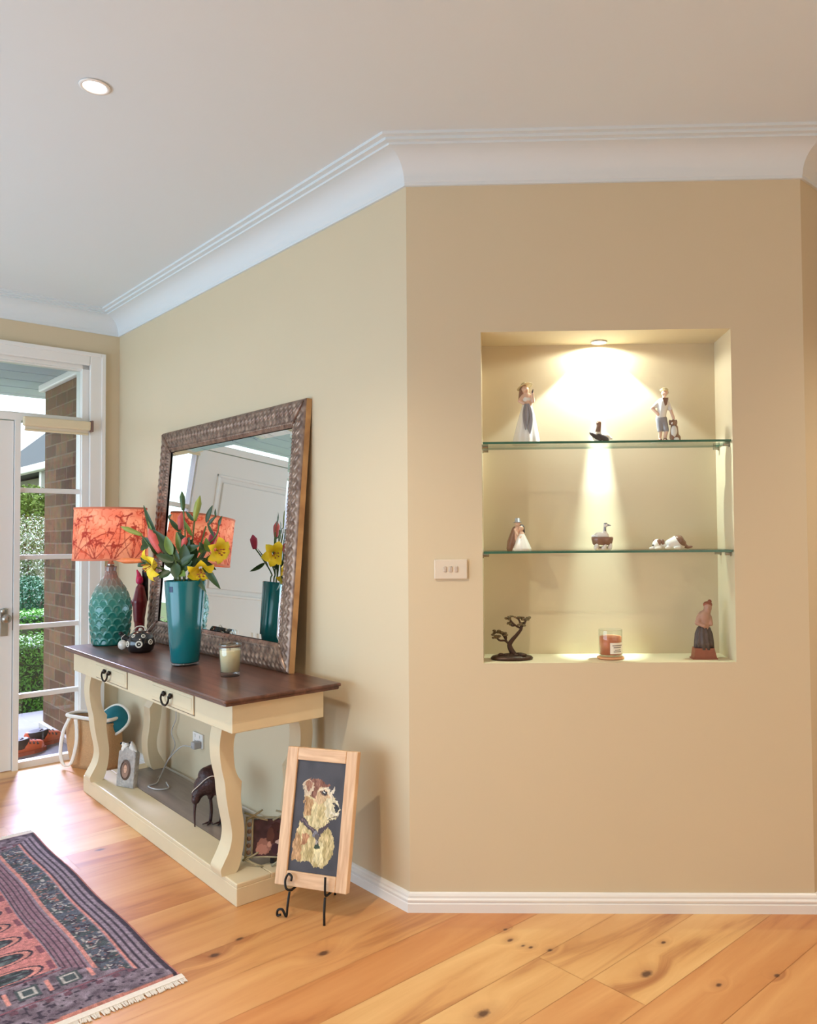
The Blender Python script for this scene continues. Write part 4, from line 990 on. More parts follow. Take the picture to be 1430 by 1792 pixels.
# power outlet, plug and cords
po = thing('power_outlet', 'white double power outlet on the wall beneath the console table', 'outlet', LW(1.72, 0.0, 0.285), WROT)
bm = bmesh.new(); rbox(bm, -0.058, 0.058, 0.0, 0.010, -0.036, 0.036, 0.003); obj('face_plate', bm, M['white'], po)
for x in (-0.026, 0.026):
    bm = bmesh.new()
    for dx, dz, rt in ((-0.007, 0.004, 0.5), (0.007, 0.004, -0.5), (0, -0.010, 0)):
        b2 = bmesh.new(); box(b2, -0.001, 0.001, 0.0098, 0.0106, -0.004, 0.004); merge(bm, b2, Matrix.Translation((x + dx, 0, dz - 0.010)) @ Matrix.Rotation(rt, 4, 'Y'))
    obj('socket_slots', bm, M['black'], po)
    bm = bmesh.new(); rbox(bm, x - 0.006, x + 0.006, 0.009, 0.014, 0.014, 0.028, 0.002); obj('rocker_switch', bm, M['white'], po)
pc = thing('extension_cord', 'grey plug and thin cord running from the wall outlet across the plinth board', 'cord', LW(1.69, 0.011, 0.27), WROT)
bm = bmesh.new(); rbox(bm, -0.02, 0.02, 0, 0.04, -0.018, 0.018, 0.006); obj('plug', bm, mat('grey_plug', (172, 170, 172), 0.5), pc)
M['cordw'] = mat('grey_white_cord', (190, 188, 186), 0.5)
bm = bmesh.new(); tube(bm, spline([(0.0, 0.04, -0.005), (0.06, 0.07, -0.01), (0.15, 0.10, -0.09), (0.20, 0.12, -0.178), (0.12, 0.17, -0.1835), (0.10, 0.22, -0.1835), (0.02, 0.21, -0.1835), (0.0, 0.16, -0.1835), (0.10, 0.13, -0.1835)], 8), 0.0030, 7); obj('cable', bm, M['cordw'], pc, True)
bm = bmesh.new(); tube(bm, spline([(2.02, 0.012, 0.60), (2.00, 0.012, 0.45), (1.97, 0.016, 0.36), (2.01, 0.024, 0.28), (1.95, 0.03, 0.22), (1.99, 0.05, 0.14), (1.95, 0.10, 0.086), (1.90, 0.14, 0.0855)], 8), 0.0028, 7)
o = obj('cord', bm, M['cordw'], None, True, LW(0, 0, 0), WROT); tag(o, 'thin white cord hanging down the wall behind the table', 'cord')

# tote bag in the corner by the sidelight
tb = thing('tote_bag', 'tan woven tote bag with white trim and handles slumped in the corner', 'bag', LW(2.66, 0.205, 0), WROT + R(200))
M['jute'] = mat('tan_jute', (196, 156, 112), 0.85, var=0.15, scale=80, bump=0.4, bscale=200)
M['canvas'] = mat('white_canvas', (232, 226, 214), 0.85, var=0.06, bump=0.2)
M['teal'] = mat('teal_cloth', (20, 104, 116), 0.85, var=0.15, scale=30)
bm = bmesh.new()
def bagp(i, j):
    a = 2 * PI * i; z = 0.30 * j
    rx = 0.155 + 0.025 * j + 0.008 * math.sin(3 * a + 4 * j); ry = 0.075 + 0.02 * math.sin(PI * j) + 0.008 * math.cos(2 * a)
    c, s = math.cos(a), math.sin(a)
    return (rx * math.copysign(abs(c) ** 0.6, c), ry * math.copysign(abs(s) ** 0.6, s), z - (0.02 * (c + 1) if j == 1 else 0))
grid(bm, 48, 12, bagp); bmesh.ops.remove_doubles(bm, verts=bm.verts, dist=1e-4)
b_ = [v for v in bm.verts if v.co.z < 1e-4]; b_.sort(key=lambda v: math.atan2(v.co.y, v.co.x)); bm.faces.new(b_)
o = obj('bag_body', bm, M['jute'], tb, True); md = o.modifiers.new('s', 'SOLIDIFY'); md.thickness = 0.004
bm = bmesh.new()
pts = [Vector(bagp(i / 40, 0.97)) for i in range(41)]
tube(bm, pts, 0.011, 8, False); obj('rim_trim', bm, M['canvas'], tb, True)
for s in (-1, 1):
    bm = bmesh.new()
    pts = spline([(-0.10, s * 0.094, 0.285), (-0.135, s * 0.108, 0.20), (-0.150, s * 0.112, 0.08), (-0.110, s * 0.116, 0.018), (-0.050, s * 0.114, 0.040), (-0.010, s * 0.112, 0.15), (-0.020, s * 0.102, 0.24), (-0.040, s * 0.094, 0.285)], 6)
    L_ = [(bm.verts.new(p + Vector((-0.014, 0, 0))), bm.verts.new(p + Vector((0.014, 0, 0.004)))) for p in pts]
    for A, B in zip(L_, L_[1:]): bm.faces.new((A[0], A[1], B[1], B[0]))
    o = obj('handle', bm, M['canvas'], tb, True); md = o.modifiers.new('s', 'SOLIDIFY'); md.thickness = 0.004
th = thing('folded_hat', 'teal cloth hat with white edge resting on top of the tote bag', 'hat', LW(2.555, 0.135, 0.272), WROT)
th.scale = (0.86, 0.86, 0.86)
bm = bmesh.new()
def hatp(i, j):
    a = 2 * PI * i; r_ = 0.11 * j
    return (r_ * math.cos(a) * 1.0, r_ * math.sin(a) * 0.9, 0.075 * math.cos(min(1, j * 1.02) * PI / 2) ** 0.7 + 0.008 * math.sin(3 * a) * j)
grid(bm, 40, 10, hatp); bmesh.ops.remove_doubles(bm, verts=bm.verts, dist=1e-4); bmesh.ops.rotate(bm, verts=bm.verts, cent=(0, 0, 0), matrix=Matrix.Rotation(R(-58), 3, 'X') @ Matrix.Rotation(R(-30), 3, 'Y'))
o = obj('hat_crown', bm, M['teal'], th, True); md = o.modifiers.new('s', 'SOLIDIFY'); md.thickness = 0.003
bm = bmesh.new()
mt = Matrix.Rotation(R(-58), 3, 'X') @ Matrix.Rotation(R(-30), 3, 'Y')
tube(bm, [mt @ Vector(hatp(i / 40, 1.0)) for i in range(41)], 0.010, 8, False); obj('hat_edge', bm, M['canvas'], th, True)

# ================================================================== DOG PAINTING ON ITS EASEL
PA = math.atan2(-0.288874, 0.957367)
PB = Vector((-0.658, 2.757, 0))
rt = Matrix.Rotation(PA, 3, 'Z')
pt = thing('framed_painting', 'pale oak framed portrait of a tan and white dog on dark ground', 'painting', PB + Vector((0, 0, 0.095)), PA, rotx=-math.atan(0.2))
FW, FH, FB = 0.283, 0.468, 0.044
for nm, a, b, c, d, mm in (('l', -FW / 2, -FW / 2 + FB, 0, FH, 'pinev'), ('r', FW / 2 - FB, FW / 2, 0, FH, 'pinev'), ('t', -FW / 2 + FB, FW / 2 - FB, FH - FB, FH, 'pine'), ('b', -FW / 2 + FB, FW / 2 - FB, 0, FB + 0.006, 'pine')):
    bm = bmesh.new(); rbox(bm, a, b, -0.012, 0.014, c, d, 0.003); obj('frame_rail', bm, M[mm], pt)
iw, ih0, ih1 = FW / 2 - FB + 0.001, FB + 0.004, FH - FB + 0.001
bm = bmesh.new(); grid(bm, 210, 400, lambda i, j: (-iw + 2 * iw * i, -0.004, ih0 + (ih1 - ih0) * j))
o = obj('canvas', bm, attr_mat('oil_paint', 0.55, noise_amt=0.12, scale=260, bump=0.15), pt)
def Q(x, y):           # sketch coordinates -> canvas coordinates 0..1
    v = (1195 - y) / 940.0; return ((x - (210 + 104 * v)) / (400 - 5 * v) * 0.95 - 0.005, v)
def dogpaint(co):
    x, z = (co[:, 0] + iw) / (2 * iw), (co[:, 2] - ih0) / (ih1 - ih0); asp = (ih1 - ih0) / (2 * iw)
    wx = x + (vnoise(x, z * asp, 16) - 0.5) * 0.05 + (vnoise(x, z * asp * 0.5, 70) - 0.5) * 0.035; wz = z + (vnoise(x + 3, z * asp + 5, 16) - 0.5) * 0.02 + (vnoise(x + 9, z * asp * 0.6, 60) - 0.5) * 0.016
    c = np.tile(np.array([[66, 62, 66]]), (len(co), 1)).astype(float) + (vnoise(x, z * asp, 7) - 0.5)[:, None] * 14
    def PY(pts, col, vary=0, warp=True):
        k = inpoly(wx if warp else x, wz if warp else z, [Q(*p) for p in pts]); c[k] = np.array(col) + (vary * (vnoise(x[k] * 2.2, z[k] * asp * 0.7, 14) - 0.5))[:, None] * np.array([1, 1, 1.1])
    def LN(pts, wd, col):
        p = [Q(*q) for q in pts]
        for a, b in zip(p, p[1:]):
            d = segdist(wx, wz * asp, (a[0], a[1] * asp), (b[0], b[1] * asp)); c[d < wd] = col
    def EL(x0, y0, rx, ry, col):
        q = Q(x0, y0); k = np.hypot((wx - q[0]) / (rx / 400), (wz - q[1]) / (ry / 940)) < 1; c[k] = col
    PY([(335, 740), (300, 830), (268, 950), (245, 1100), (330, 1112), (400, 1100), (440, 1142), (490, 1142), (545, 1095), (590, 1030), (612, 930), (600, 850), (560, 790), (500, 830), (400, 800)], (196, 176, 122), 60)
    PY([(300, 850), (262, 960), (242, 1100), (330, 1105), (340, 960)], (188, 146, 98), 50)
    PY([(470, 920), (430, 1080), (480, 1140), (520, 1060), (520, 940)], (222, 208, 158), 40)
    PY([(345, 870), (335, 980), (380, 960), (400, 880)], (176, 122, 80), 40)
    PY([(375, 545), (362, 640), (352, 730), (430, 815), (520, 822), (565, 750), (640, 725), (650, 690), (605, 650), (640, 580), (600, 530), (560, 470), (480, 470)], (206, 190, 140), 56)
    PY([(372, 560), (358, 660), (360, 730), (420, 720), (440, 600)], (184, 142, 92), 46)
    PY([(360, 500), (372, 440), (420, 410), (495, 402), (545, 436), (590, 455), (560, 500), (500, 520), (470, 590), (400, 560)], (134, 84, 60), 50)
    PY([(440, 600), (500, 470), (560, 470), (600, 540), (560, 600), (490, 620)], (204, 172, 130), 40)
    PY([(350, 462), (362, 520), (385, 566), (412, 556), (440, 500), (446, 448), (420, 420), (375, 430)], (208, 186, 156), 40)
    PY([(372, 448), (378, 500), (396, 536), (428, 490), (436, 440), (412, 424)], (150, 100, 72), 50)
    PY([(480, 530), (500, 486), (560, 466), (586, 484), (545, 492), (505, 505)], (226, 212, 182), 20); PY([(566, 486), (592, 490), (612, 560), (596, 585), (580, 540)], (220, 206, 178), 30); PY([(596, 515), (606, 486), (632, 455), (628, 490), (612, 520)], (226, 214, 190), 20)
    EL(538, 520, 26, 24, (120, 90, 68)); EL(540, 514, 17, 17, (28, 22, 22)); EL(534, 508, 4, 4, (240, 238, 230)); PY([(545, 570), (600, 560), (648, 585), (660, 640), (655, 700), (610, 735), (560, 740), (530, 690), (535, 620)], (218, 206, 170), 50); PY([(480, 620), (520, 600), (545, 640), (530, 720), (490, 760), (470, 700)], (196, 176, 122), 40)
    EL(632, 640, 20, 32, (38, 36, 40)); EL(618, 605, 12, 12, (60, 54, 54)); LN([(560, 740), (600, 715), (645, 705)], 0.010, (120, 104, 84)); LN([(590, 680), (650, 695)], 0.020, (228, 220, 196)); LN([(615, 580), (645, 575)], 0.010, (226, 218, 196))
    LN([(340, 745), (385, 800), (440, 850), (470, 880), (515, 830), (560, 782)], 0.040, (70, 54, 58)); LN([(345, 750), (440, 845)], 0.010, (120, 96, 98))
    EL(455, 870, 22, 28, (120, 116, 124)); LN([(465, 890), (470, 960)], 0.034, (92, 80, 74)); EL(466, 970, 18, 20, (44, 60, 32)); EL(462, 935, 12, 14, (170, 160, 150))
    fg = np.abs(c - np.array([66, 62, 66])).sum(1) > 60          # bristle strokes over the animal
    st = (vnoise(x * 1.0 + z * 0.6, z * asp * 0.25, 90) - 0.5) * 46 + (vnoise(x * 2.0 - z, z * asp * 0.5, 40) - 0.5) * 36
    c[fg] += st[fg][:, None] * np.array([1, 0.95, 0.8])
    return c
paint(o, dogpaint)
bm = bmesh.new(); box(bm, -iw - 0.004, iw + 0.004, 0.0, 0.012, ih0 - 0.004, ih1 + 0.004); obj('canvas_backing', bm, M['black'], pt)

es = thing('easel', 'black wrought iron display easel holding the framed dog portrait', 'easel', PB, PA)
bm = bmesh.new()
tube(bm, spline([(-0.095, -0.044, 0.012), (-0.108, -0.044, 0.008), (-0.106, -0.044, 0.026), (-0.088, -0.044, 0.030), (-0.074, -0.042, 0.008), (-0.070, -0.040, 0.045), (-0.072, -0.024, 0.085)], 6), 0.0042, 8)
obj('front_leg', bm, M['black'], es, True)
bm = bmesh.new(); tube(bm, spline([(0.076, -0.046, 0.001), (0.074, -0.042, 0.045), (0.068, -0.026, 0.085)], 6), 0.0044, 8); obj('front_leg', bm, M['black'], es, True)
for s in (-1, 1):
    x = 0.070 * s
    bm = bmesh.new(); tube(bm, spline([(x, 0.045, 0.088), (x, 0.0, 0.087), (x, -0.022, 0.089), (x - 0.002, -0.026, 0.105), (x - 0.004, -0.020, 0.150)], 6) if s > 0 else spline([(x, 0.045, 0.088), (x, 0.0, 0.087), (x, -0.020, 0.089), (x - 0.012, -0.030, 0.098), (x - 0.020, -0.022, 0.122), (x - 0.010, -0.018, 0.142), (x + 0.004, -0.020, 0.136), (x + 0.004, -0.024, 0.122)], 6), 0.0040, 8); obj('front_hook', bm, M['black'], es, True)
    bm = bmesh.new(); tube(bm, spline([(x, 0.045, 0.088), (x * 0.9, 0.085, 0.24), (x * 0.55, 0.118, 0.40)], 6), 0.0040, 8); obj('back_upright', bm, M['black'], es, True)
bm = bmesh.new(); tube(bm, [(-0.0385, 0.118, 0.40), (0.0385, 0.118, 0.40)], 0.0038, 8); tube(bm, spline([(-0.072, 0.034, 0.088), (0, 0.034, 0.094), (0.072, 0.034, 0.088)], 6), 0.0036, 8); obj('cross_bar', bm, M['black'], es, True)
bm = bmesh.new(); tube(bm, spline([(0.0, 0.118, 0.40), (0, 0.150, 0.20), (0, 0.170, 0.001)], 6), 0.0042, 8); obj('rear_leg', bm, M['black'], es, True)

# ================================================================== RUG
rg = thing('rug', 'dark red and blue patterned wool runner with white fringe in front of the table', 'rug', LW(0.165, 0.750, 0), WROT)
RL, RW = 1.59, 1.10
def rugp(i, j):
    e = min(i * RL, (1 - i) * RL, j * RW, (1 - j) * RW)
    return (i * RL + 0.0015 * math.sin(j * 21), j * RW + 0.003 * math.sin(i * 17), 0.0015 + 0.0085 * min(1, e / 0.012))
bm = bmesh.new(); vsr = grid(bm, 400, 280, rugp)
o = obj('pile', bm, attr_mat('wool_pile', 0.95, noise_amt=0.45, scale=260, bump=0.6), rg)
def rugcol(co):
    co = co.copy(); co[:, 1] -= 0.003 * np.sin(co[:, 0] / RL * 17)
    x, y = co[:, 0], np.minimum(co[:, 1], RW - co[:, 1]); xe = np.minimum(x, RL - x)
    PINK = np.array([206, 138, 128.]); SAL = np.array([196, 126, 122.]); PUR = np.array([152, 132, 146.]); DK = np.array([58, 46, 60.]); BLU = np.array([92, 100, 114.]); MAR = np.array([128, 78, 90.]); WH = np.array([214, 204, 198.]); GRN = np.array([70, 80, 82.])
    c = np.tile(SAL, (len(co), 1))
    n1 = vnoise(x, co[:, 1], 45)[:, None]; n2 = vnoise(x + 7, co[:, 1] + 3, 90)
    # field: guls in rows across the runner
    sp = 0.123
    for row, yc in enumerate((0.392, RW / 2 + 0.11)):
        gx = (x - 0.325 + (sp / 2 if row else 0)) % sp; gx = np.minimum(gx, sp - gx); d = np.hypot(gx / 0.046, (co[:, 1] - yc) / 0.100)
        c[d < 1.0] = DK; c[d < 0.90] = PINK; c[d < 0.72] = DK; k = d < 0.62; c[k] = GRN + (vnoise(x[k], co[k, 1], 70)[:, None] - 0.4) * 110
        k = (np.abs(gx) < 0.004) & (d < 0.6); c[k] = DK
        k = (gx < 0.03) & (np.abs(np.abs(co[:, 1] - yc) - 0.118) < 0.008) & (d > 1); c[k] = MAR
    # side borders
    def stripes(v, f, a, b): return np.where(((v * f) % 1 < 0.34)[:, None], a, b)
    m = y < 0.26; c[m] = stripes(y[m], 52, DK, PUR) * 0.9 + 8
    m2 = (y >= 0.19) & (y < 0.255); c[m2] = stripes(y[m2], 62, DK, MAR * 0.5 + PUR * 0.5)
    m3 = ((y > 0.086) & (y < 0.094)) | ((y > 0.172) & (y < 0.184)); c[m3] = PINK
    m4 = (y >= 0.098) & (y < 0.170); c[m4] = np.where((np.sin(x[m4] * 57) > 0)[:, None], GRN, BLU * 0.9)
    zx = (x % 0.11) / 0.11 - 0.5; zy = (y - 0.134) / 0.034
    d = np.abs(zx) * 2.4 + np.abs(zy)
    k = m4 & (d < 0.75); c[k] = DK; k = m4 & (d < 0.42); c[k] = BLU; k = m4 & (np.abs(d - 0.6) < 0.05) & (n2 > 0.45); c[k] = WH
    k = m4 & (n2 > 0.80); c[k] = WH * 0.8
    n3 = vnoise(x + 2, co[:, 1] + 9, 130); k = m4 & (n3 < 0.22); c[k] = DK; k = m4 & (n3 > 0.78) & (n2 < 0.5); c[k] = PINK * 0.8
    k = (y < 0.26) & ~m4 & (n3 > 0.84); c[k] = c[k] * 0.5 + WH * 0.35
    # end borders
    q = (xe < 0.288) & (xe < y + 0.03); 
    c[q] = PUR * 0.78 + (n1[q] - 0.5) * 60
    k = q & (n2 < 0.26); c[k] = DK
    k = q & (((xe > 0.135) & (xe < 0.142)) | ((xe > 0.268) & (xe < 0.275))); c[k] = MAR
    yb = (y - 0.138) % 0.112; yb = np.minimum(yb, 0.112 - yb)
    d = np.maximum(np.abs(xe - 0.205) / 0.034, yb / 0.030); k = q & (d < 1) & (y > 0.09); c[k] = GRN; k = q & (d < 0.72) & (d > 0.5) & (y > 0.09); c[k] = WH * 0.85
    k = q & (np.abs(yb - 0.056) < 0.006) & (np.abs(xe - 0.205) < 0.036); c[k] = PINK
    k = q & (xe > 0.110) & (xe < 0.130) & (np.sin(co[:, 1] * 140) > 0.2); c[k] = MAR * 0.7 + DK * 0.3
    k = (y < 0.008) | (xe < 0.012); c[k] = PINK * 0.92
    k = ((y > 0.010) & (y < 0.020)); c[k] = DK
    return c * (0.86 + 0.28 * vnoise(co[:, 0], co[:, 1], 120))[:, None]
paint(o, rugcol)
M['fringe'] = mat('cotton_fringe', (226, 214, 200), 0.9, var=0.1, scale=120)
for sgn, x0 in ((-1, 0.0), (1, RL)):
    rnd = random.Random(3); bm = bmesh.new()
    box(bm, min(x0, x0 + sgn * 0.026), max(x0, x0 + sgn * 0.026), 0.0, RW, 0.0008, 0.006)
    for k in range(420):
        y = RW * (k + 0.5) / 420; L = rnd.uniform(0.040, 0.052) ; dy = rnd.uniform(-0.006, 0.006)
        tube(bm, [(x0 + sgn * 0.008, y, 0.004), (x0 + sgn * L * 0.6, y + dy * 0.5, 0.003), (x0 + sgn * L, y + dy, 0.0022)], 0.0021, 4)
    f = obj('fringe', bm, M['fringe'], rg); f['kind'] = 'stuff'

# ================================================================== NICHE WALL THINGS
sw = thing('light_switch', 'cream triple light switch plate on the wall left of the niche', 'switch', (-0.1655, D, 1.2005))
bm = bmesh.new(); rbox(bm, -0.059, 0.059, -0.009, 0, -0.035, 0.035, 0.003); obj('face_plate', bm, mat('switch_plastic', (222, 208, 188), 0.4, var=0.01), sw)
for x in (-0.020, 0.0, 0.020):
    bm = bmesh.new(); rbox(bm, x - 0.0055, x + 0.0055, -0.0125, -0.008, -0.010, 0.010, 0.002); obj('rocker', bm, mat('rocker_plastic', (196, 180, 164), 0.4, var=0.01), sw)
def shelf(z, label):
    r = thing('glass_shelf', label, 'shelf', (0, D + 0.006, z - 0.008), 0, 'glass shelves in the niche')
    bm = bmesh.new(); v = box(bm, NX0 + 0.004, NX1 - 0.004, 0.0, 0.190, 0.0, 0.008)
    bm.faces.ensure_lookup_table()
    o = obj('pane', bm, [M['shelf_glass'], M['shelf_edge']], r)
    for p in o.data.polygons:
        if abs(p.normal.z) < 0.5: p.material_index = 1
    for x, s in ((NX0, 1), (NX1, -1)):
        for y in (0.030, 0.160):
            bm = bmesh.new(); tube(bm, [(x, y, -0.0065), (x + s * 0.022, y, -0.0065)], 0.0062, 12); tube(bm, [(x, y, -0.0065), (x + s * 0.004, y, -0.0065)], 0.0095, 14)
            obj('support_pin', bm, M['chrome'], r, 'auto')
    return r
shelf(1.654, 'upper glass shelf in the niche, carrying the lady and the boy figurines')
shelf(1.262, 'lower glass shelf in the niche, carrying the couple and the sleeping puppies')

# porcelain
M['porc'] = mat('white_porcelain', (232, 228, 220), 0.25, var=0.03, scale=60, coat=0.3)
M['porcg'] = mat('grey_blue_porcelain', (150, 148, 152), 0.28, var=0.12, scale=50, coat=0.3)
M['porcb'] = mat('brown_porcelain', (136, 100, 80), 0.3, var=0.2, scale=60, coat=0.3)
M['porcd'] = mat('dark_porcelain', (72, 62, 62), 0.3, var=0.2, scale=60, coat=0.3)
M['skin'] = mat('skin_porcelain', (224, 186, 160), 0.3, var=0.03, coat=0.3)
M['straw'] = mat('straw_porcelain', (222, 204, 158), 0.4, var=0.1)
SH1Z, SH2Z, FLZ = 1.654, 1.262, NZ0
YM = D + 0.11
# lady in a long dress with a hat
t = thing('figurine', 'tall porcelain lady in long white dress and sun hat on upper glass shelf', 'figurine', (0.112, YM, SH1Z))
blob('body', [((0.006, 0, 0.150), 0.019, (0.004, 0, 0.178), 0.017), ((0.004, 0, 0.178), 0.010, (-0.002, -0.003, 0.200), 0.0085), ((-0.004, -0.003, 0.207), 0.0145, (-0.002, -0.005, 0.204), 0.014), ((-0.010, -0.006, 0.180), 0.0085, (-0.024, -0.010, 0.162), 0.0075), ((-0.024, -0.010, 0.162), 0.007, (-0.006, -0.018, 0.150), 0.006),
               ((0.016, -0.004, 0.180), 0.0085, (0.026, -0.012, 0.160), 0.007), ((0.026, -0.012, 0.160), 0.0065, (0.024, -0.020, 0.186), 0.0055), ((0.024, -0.020, 0.186), 0.0055, (0.023, -0.022, 0.194), 0.005), ((0.002, -0.019, 0.2035), 0.0028)], M['skin'], t, 0.0022, 3)
bm = bmesh.new()
prof_ = [(0.0, 0.0), (0.049, 0.0), (0.050, 0.006), (0.046, 0.030), (0.038, 0.070), (0.029, 0.110), (0.020, 0.140), (0.0185, 0.150), (0.022, 0.168), (0.016, 0.184), (0.0, 0.186)]
SEGD = 60; rr_ = lathe(bm, prof_, SEGD)
for v in bm.verts:
    a = math.atan2(v.co.y, v.co.x); k = max(0, 1 - v.co.z / 0.14)
    s = 1 + 0.07 * k * math.cos(9 * a); v.co.x *= s; v.co.y *= s * 0.85; v.co.x += 0.006 * (1 - k) - 0.002
obj('dress', bm, M['porc'], t, True)
bm = bmesh.new(); leafmesh(bm, (0.006, -0.026, 0.150), (0.012, -0.043, 0.035), 0.034, 0.004, (0, -1, 0.2)); leafmesh(bm, (-0.002, -0.024, 0.150), (-0.004, -0.042, 0.05), 0.026, 0.004, (0, -1, 0.2)); obj('sash', bm, M['porcg'], t, True)
blob('hair', [((-0.010, 0.002, 0.210), 0.0135, (-0.016, 0.002, 0.190), 0.011), ((-0.016, 0.002, 0.190), 0.011, (-0.022, 0.0, 0.168), 0.007)], M['porcb'], t, 0.0022, 3)
bm = bmesh.new(); lathe(bm, [(0, 0.016), (0.010, 0.014), (0.014, 0.004), (0.030, 0.0), (0.031, -0.002), (0.014, 0.001), (0, 0.002)], 28); bmesh.ops.transform(bm, matrix=Matrix.Translation((-0.004, 0, 0.217)) @ Matrix.Rotation(R(-20), 4, 'Y') @ Matrix.Rotation(R(-14), 4, 'X'), verts=bm.verts); obj('hat', bm, M['straw'], t, True)
bm = bmesh.new(); tube(bm, [(0.023, -0.023, 0.190), (0.026, -0.026, 0.202)], [0.004, 0.0016], 8); obj('fan', bm, M['porcd'], t)
# little goose
t = thing('figurine', 'small white porcelain goose sitting at the middle of the upper shelf', 'figurine', (0.386, YM, SH1Z))
blob('goose_body', [((-0.012, 0, 0.028), 0.019, (0.016, 0, 0.024), 0.020), ((0.016, 0, 0.024), 0.015, (0.040, 0, 0.020), 0.005), ((-0.010, 0, 0.034), 0.012, (-0.006, -0.002, 0.064), 0.0075), ((-0.006, -0.002, 0.064), 0.0075, (-0.006, -0.004, 0.078), 0.0095), ((0, 0, 0.012), 0.016)], M['porc'], t, 0.0024, 4)
blob('neck', [((-0.009, -0.001, 0.044), 0.0112, (-0.005, -0.002, 0.066), 0.0086), ((-0.005, -0.002, 0.066), 0.0086, (-0.006, -0.004, 0.077), 0.0102)], M['porcb'], t, 0.0022, 3)
bm = bmesh.new(); tube(bm, [(-0.010, -0.010, 0.077), (-0.016, -0.022, 0.075)], [0.0045, 0.0014], 8); obj('beak', bm, M['porcb'], t)
for s in (-1, 1):
    bm = bmesh.new(); ball(bm, (0.012 - 0.006 * s, -0.017, 0.022), 0.017, 1.5, 0.35, 0.6, Matrix.Rotation(R(24) * 1, 3, 'Y')) if s > 0 else ball(bm, (-0.020, -0.017, 0.026), 0.016, 1.7, 0.35, 0.5, Matrix.Rotation(R(34), 3, 'Y')); obj('wing', bm, M['porcd'], t, True)
bm = bmesh.new(); lathe(bm, [(0, 0), (0.026, 0), (0.028, 0.004), (0.020, 0.010), (0, 0.010)], 24); obj('foot_base', bm, M['porc'], t, True)
# boy with dog
t = thing('figurine', 'porcelain boy in cap with hand on hip and dog beside him', 'figurine', (0.622, YM, SH1Z))
blob('boy_body', [((-0.012, 0, 0.092), 0.0165, (-0.004, 0, 0.150), 0.0175), ((-0.004, 0, 0.150), 0.016, (0.000, 0, 0.164), 0.008), ((0.0, -0.001, 0.164), 0.0065, (0.001, -0.002, 0.176), 0.0065), ((0.002, -0.004, 0.186), 0.0125, (0.002, -0.003, 0.190), 0.012),
                   ((-0.016, 0, 0.154), 0.008, (-0.044, -0.004, 0.130), 0.0065), ((-0.044, -0.004, 0.130), 0.006, (-0.024, -0.012, 0.105), 0.0055), ((0.012, 0, 0.154), 0.008, (0.024, -0.004, 0.120), 0.0065), ((0.024, -0.004, 0.120), 0.006, (0.032, -0.012, 0.090), 0.0055), ((0.002, -0.0165, 0.185), 0.0026),
                   ((-0.018, 0, 0.090), 0.0125, (-0.016, -0.004, 0.045), 0.0085), ((-0.016, -0.004, 0.045), 0.0075, (-0.018, 0, 0.012), 0.006), ((-0.004, 0, 0.090), 0.0125, (0.006, -0.004, 0.045), 0.0085), ((0.006, -0.004, 0.045), 0.0075, (0.0, 0, 0.012), 0.006)], M['skin'], t, 0.0022, 3)
blob('waistcoat', [((-0.012, 0, 0.098), 0.0185, (-0.004, 0, 0.150), 0.0195), ((-0.016, 0, 0.155), 0.0095, (-0.036, -0.003, 0.137), 0.0082), ((0.012, 0, 0.155), 0.0095, (0.022, -0.003, 0.126), 0.0082)], M['porc'], t, 0.0024, 3)
blob('trousers', [((-0.018, 0, 0.090), 0.0145, (-0.017, -0.003, 0.048), 0.0105), ((-0.004, 0, 0.090), 0.0145, (0.006, -0.003, 0.048), 0.0105), ((-0.012, 0, 0.094), 0.018, (-0.010, 0, 0.090), 0.018)], M['porcg'], t, 0.0024, 3)
bm = bmesh.new(); ball(bm, (0.001, 0.0, 0.198), 0.0155, 1, 1, 0.55); ball(bm, (0.003, -0.013, 0.1945), 0.011, 1, 0.9, 0.22); obj('cap', bm, M['straw'], t, True)
bm = bmesh.new(); ball(bm, (0.004, 0.003, 0.1885), 0.0138, 1, 0.9, 0.8); obj('hair', bm, M['porcb'], t, True)
bm = bmesh.new(); prism(bm, [(-0.010, 0.166), (0.012, 0.166), (0.006, 0.140), (0.0, 0.136)], -0.0215, -0.012, 'y'); obj('neckerchief', bm, M['porcb'], t)
for x in (-0.018, 0.001):
    bm = bmesh.new(); ball(bm, (x, -0.006, 0.010), 0.010, 0.85, 1.5, 0.9); obj('boot', bm, M['porcb'], t, True)
blob('dog', [((0.036, -0.002, 0.056), 0.014, (0.036, 0.004, 0.024), 0.018), ((0.030, -0.010, 0.074), 0.0125, (0.028, -0.020, 0.070), 0.007), ((0.034, -0.002, 0.060), 0.012, (0.031, -0.008, 0.072), 0.010), ((0.028, -0.012, 0.045), 0.006, (0.026, -0.016, 0.004), 0.005), ((0.040, -0.012, 0.045), 0.006, (0.040, -0.016, 0.004), 0.005), ((0.048, 0.0, 0.020), 0.012, (0.052, -0.010, 0.006), 0.006), ((0.05, 0.01, 0.012), 0.006, (0.062, 0.006, 0.008), 0.003)], M['porcb'], t, 0.0022, 3)
bm = bmesh.new(); ball(bm, (0.032, -0.014, 0.042), 0.014, 0.85, 0.7, 1.6); ball(bm, (0.040, -0.016, 0.012), 0.009, 1.2, 0.8, 1); ball(bm, (0.026, -0.021, 0.071), 0.006, 0.9, 0.8, 0.8); obj('dog_bib', bm, M['porc'], t, True)
bm = bmesh.new(); ball(bm, (0.042, -0.006, 0.076), 0.0075, 0.6, 0.7, 1.4); ball(bm, (0.019, -0.008, 0.076), 0.0075, 0.6, 0.7, 1.4); obj('dog_ears', bm, M['porcb'], t, True)
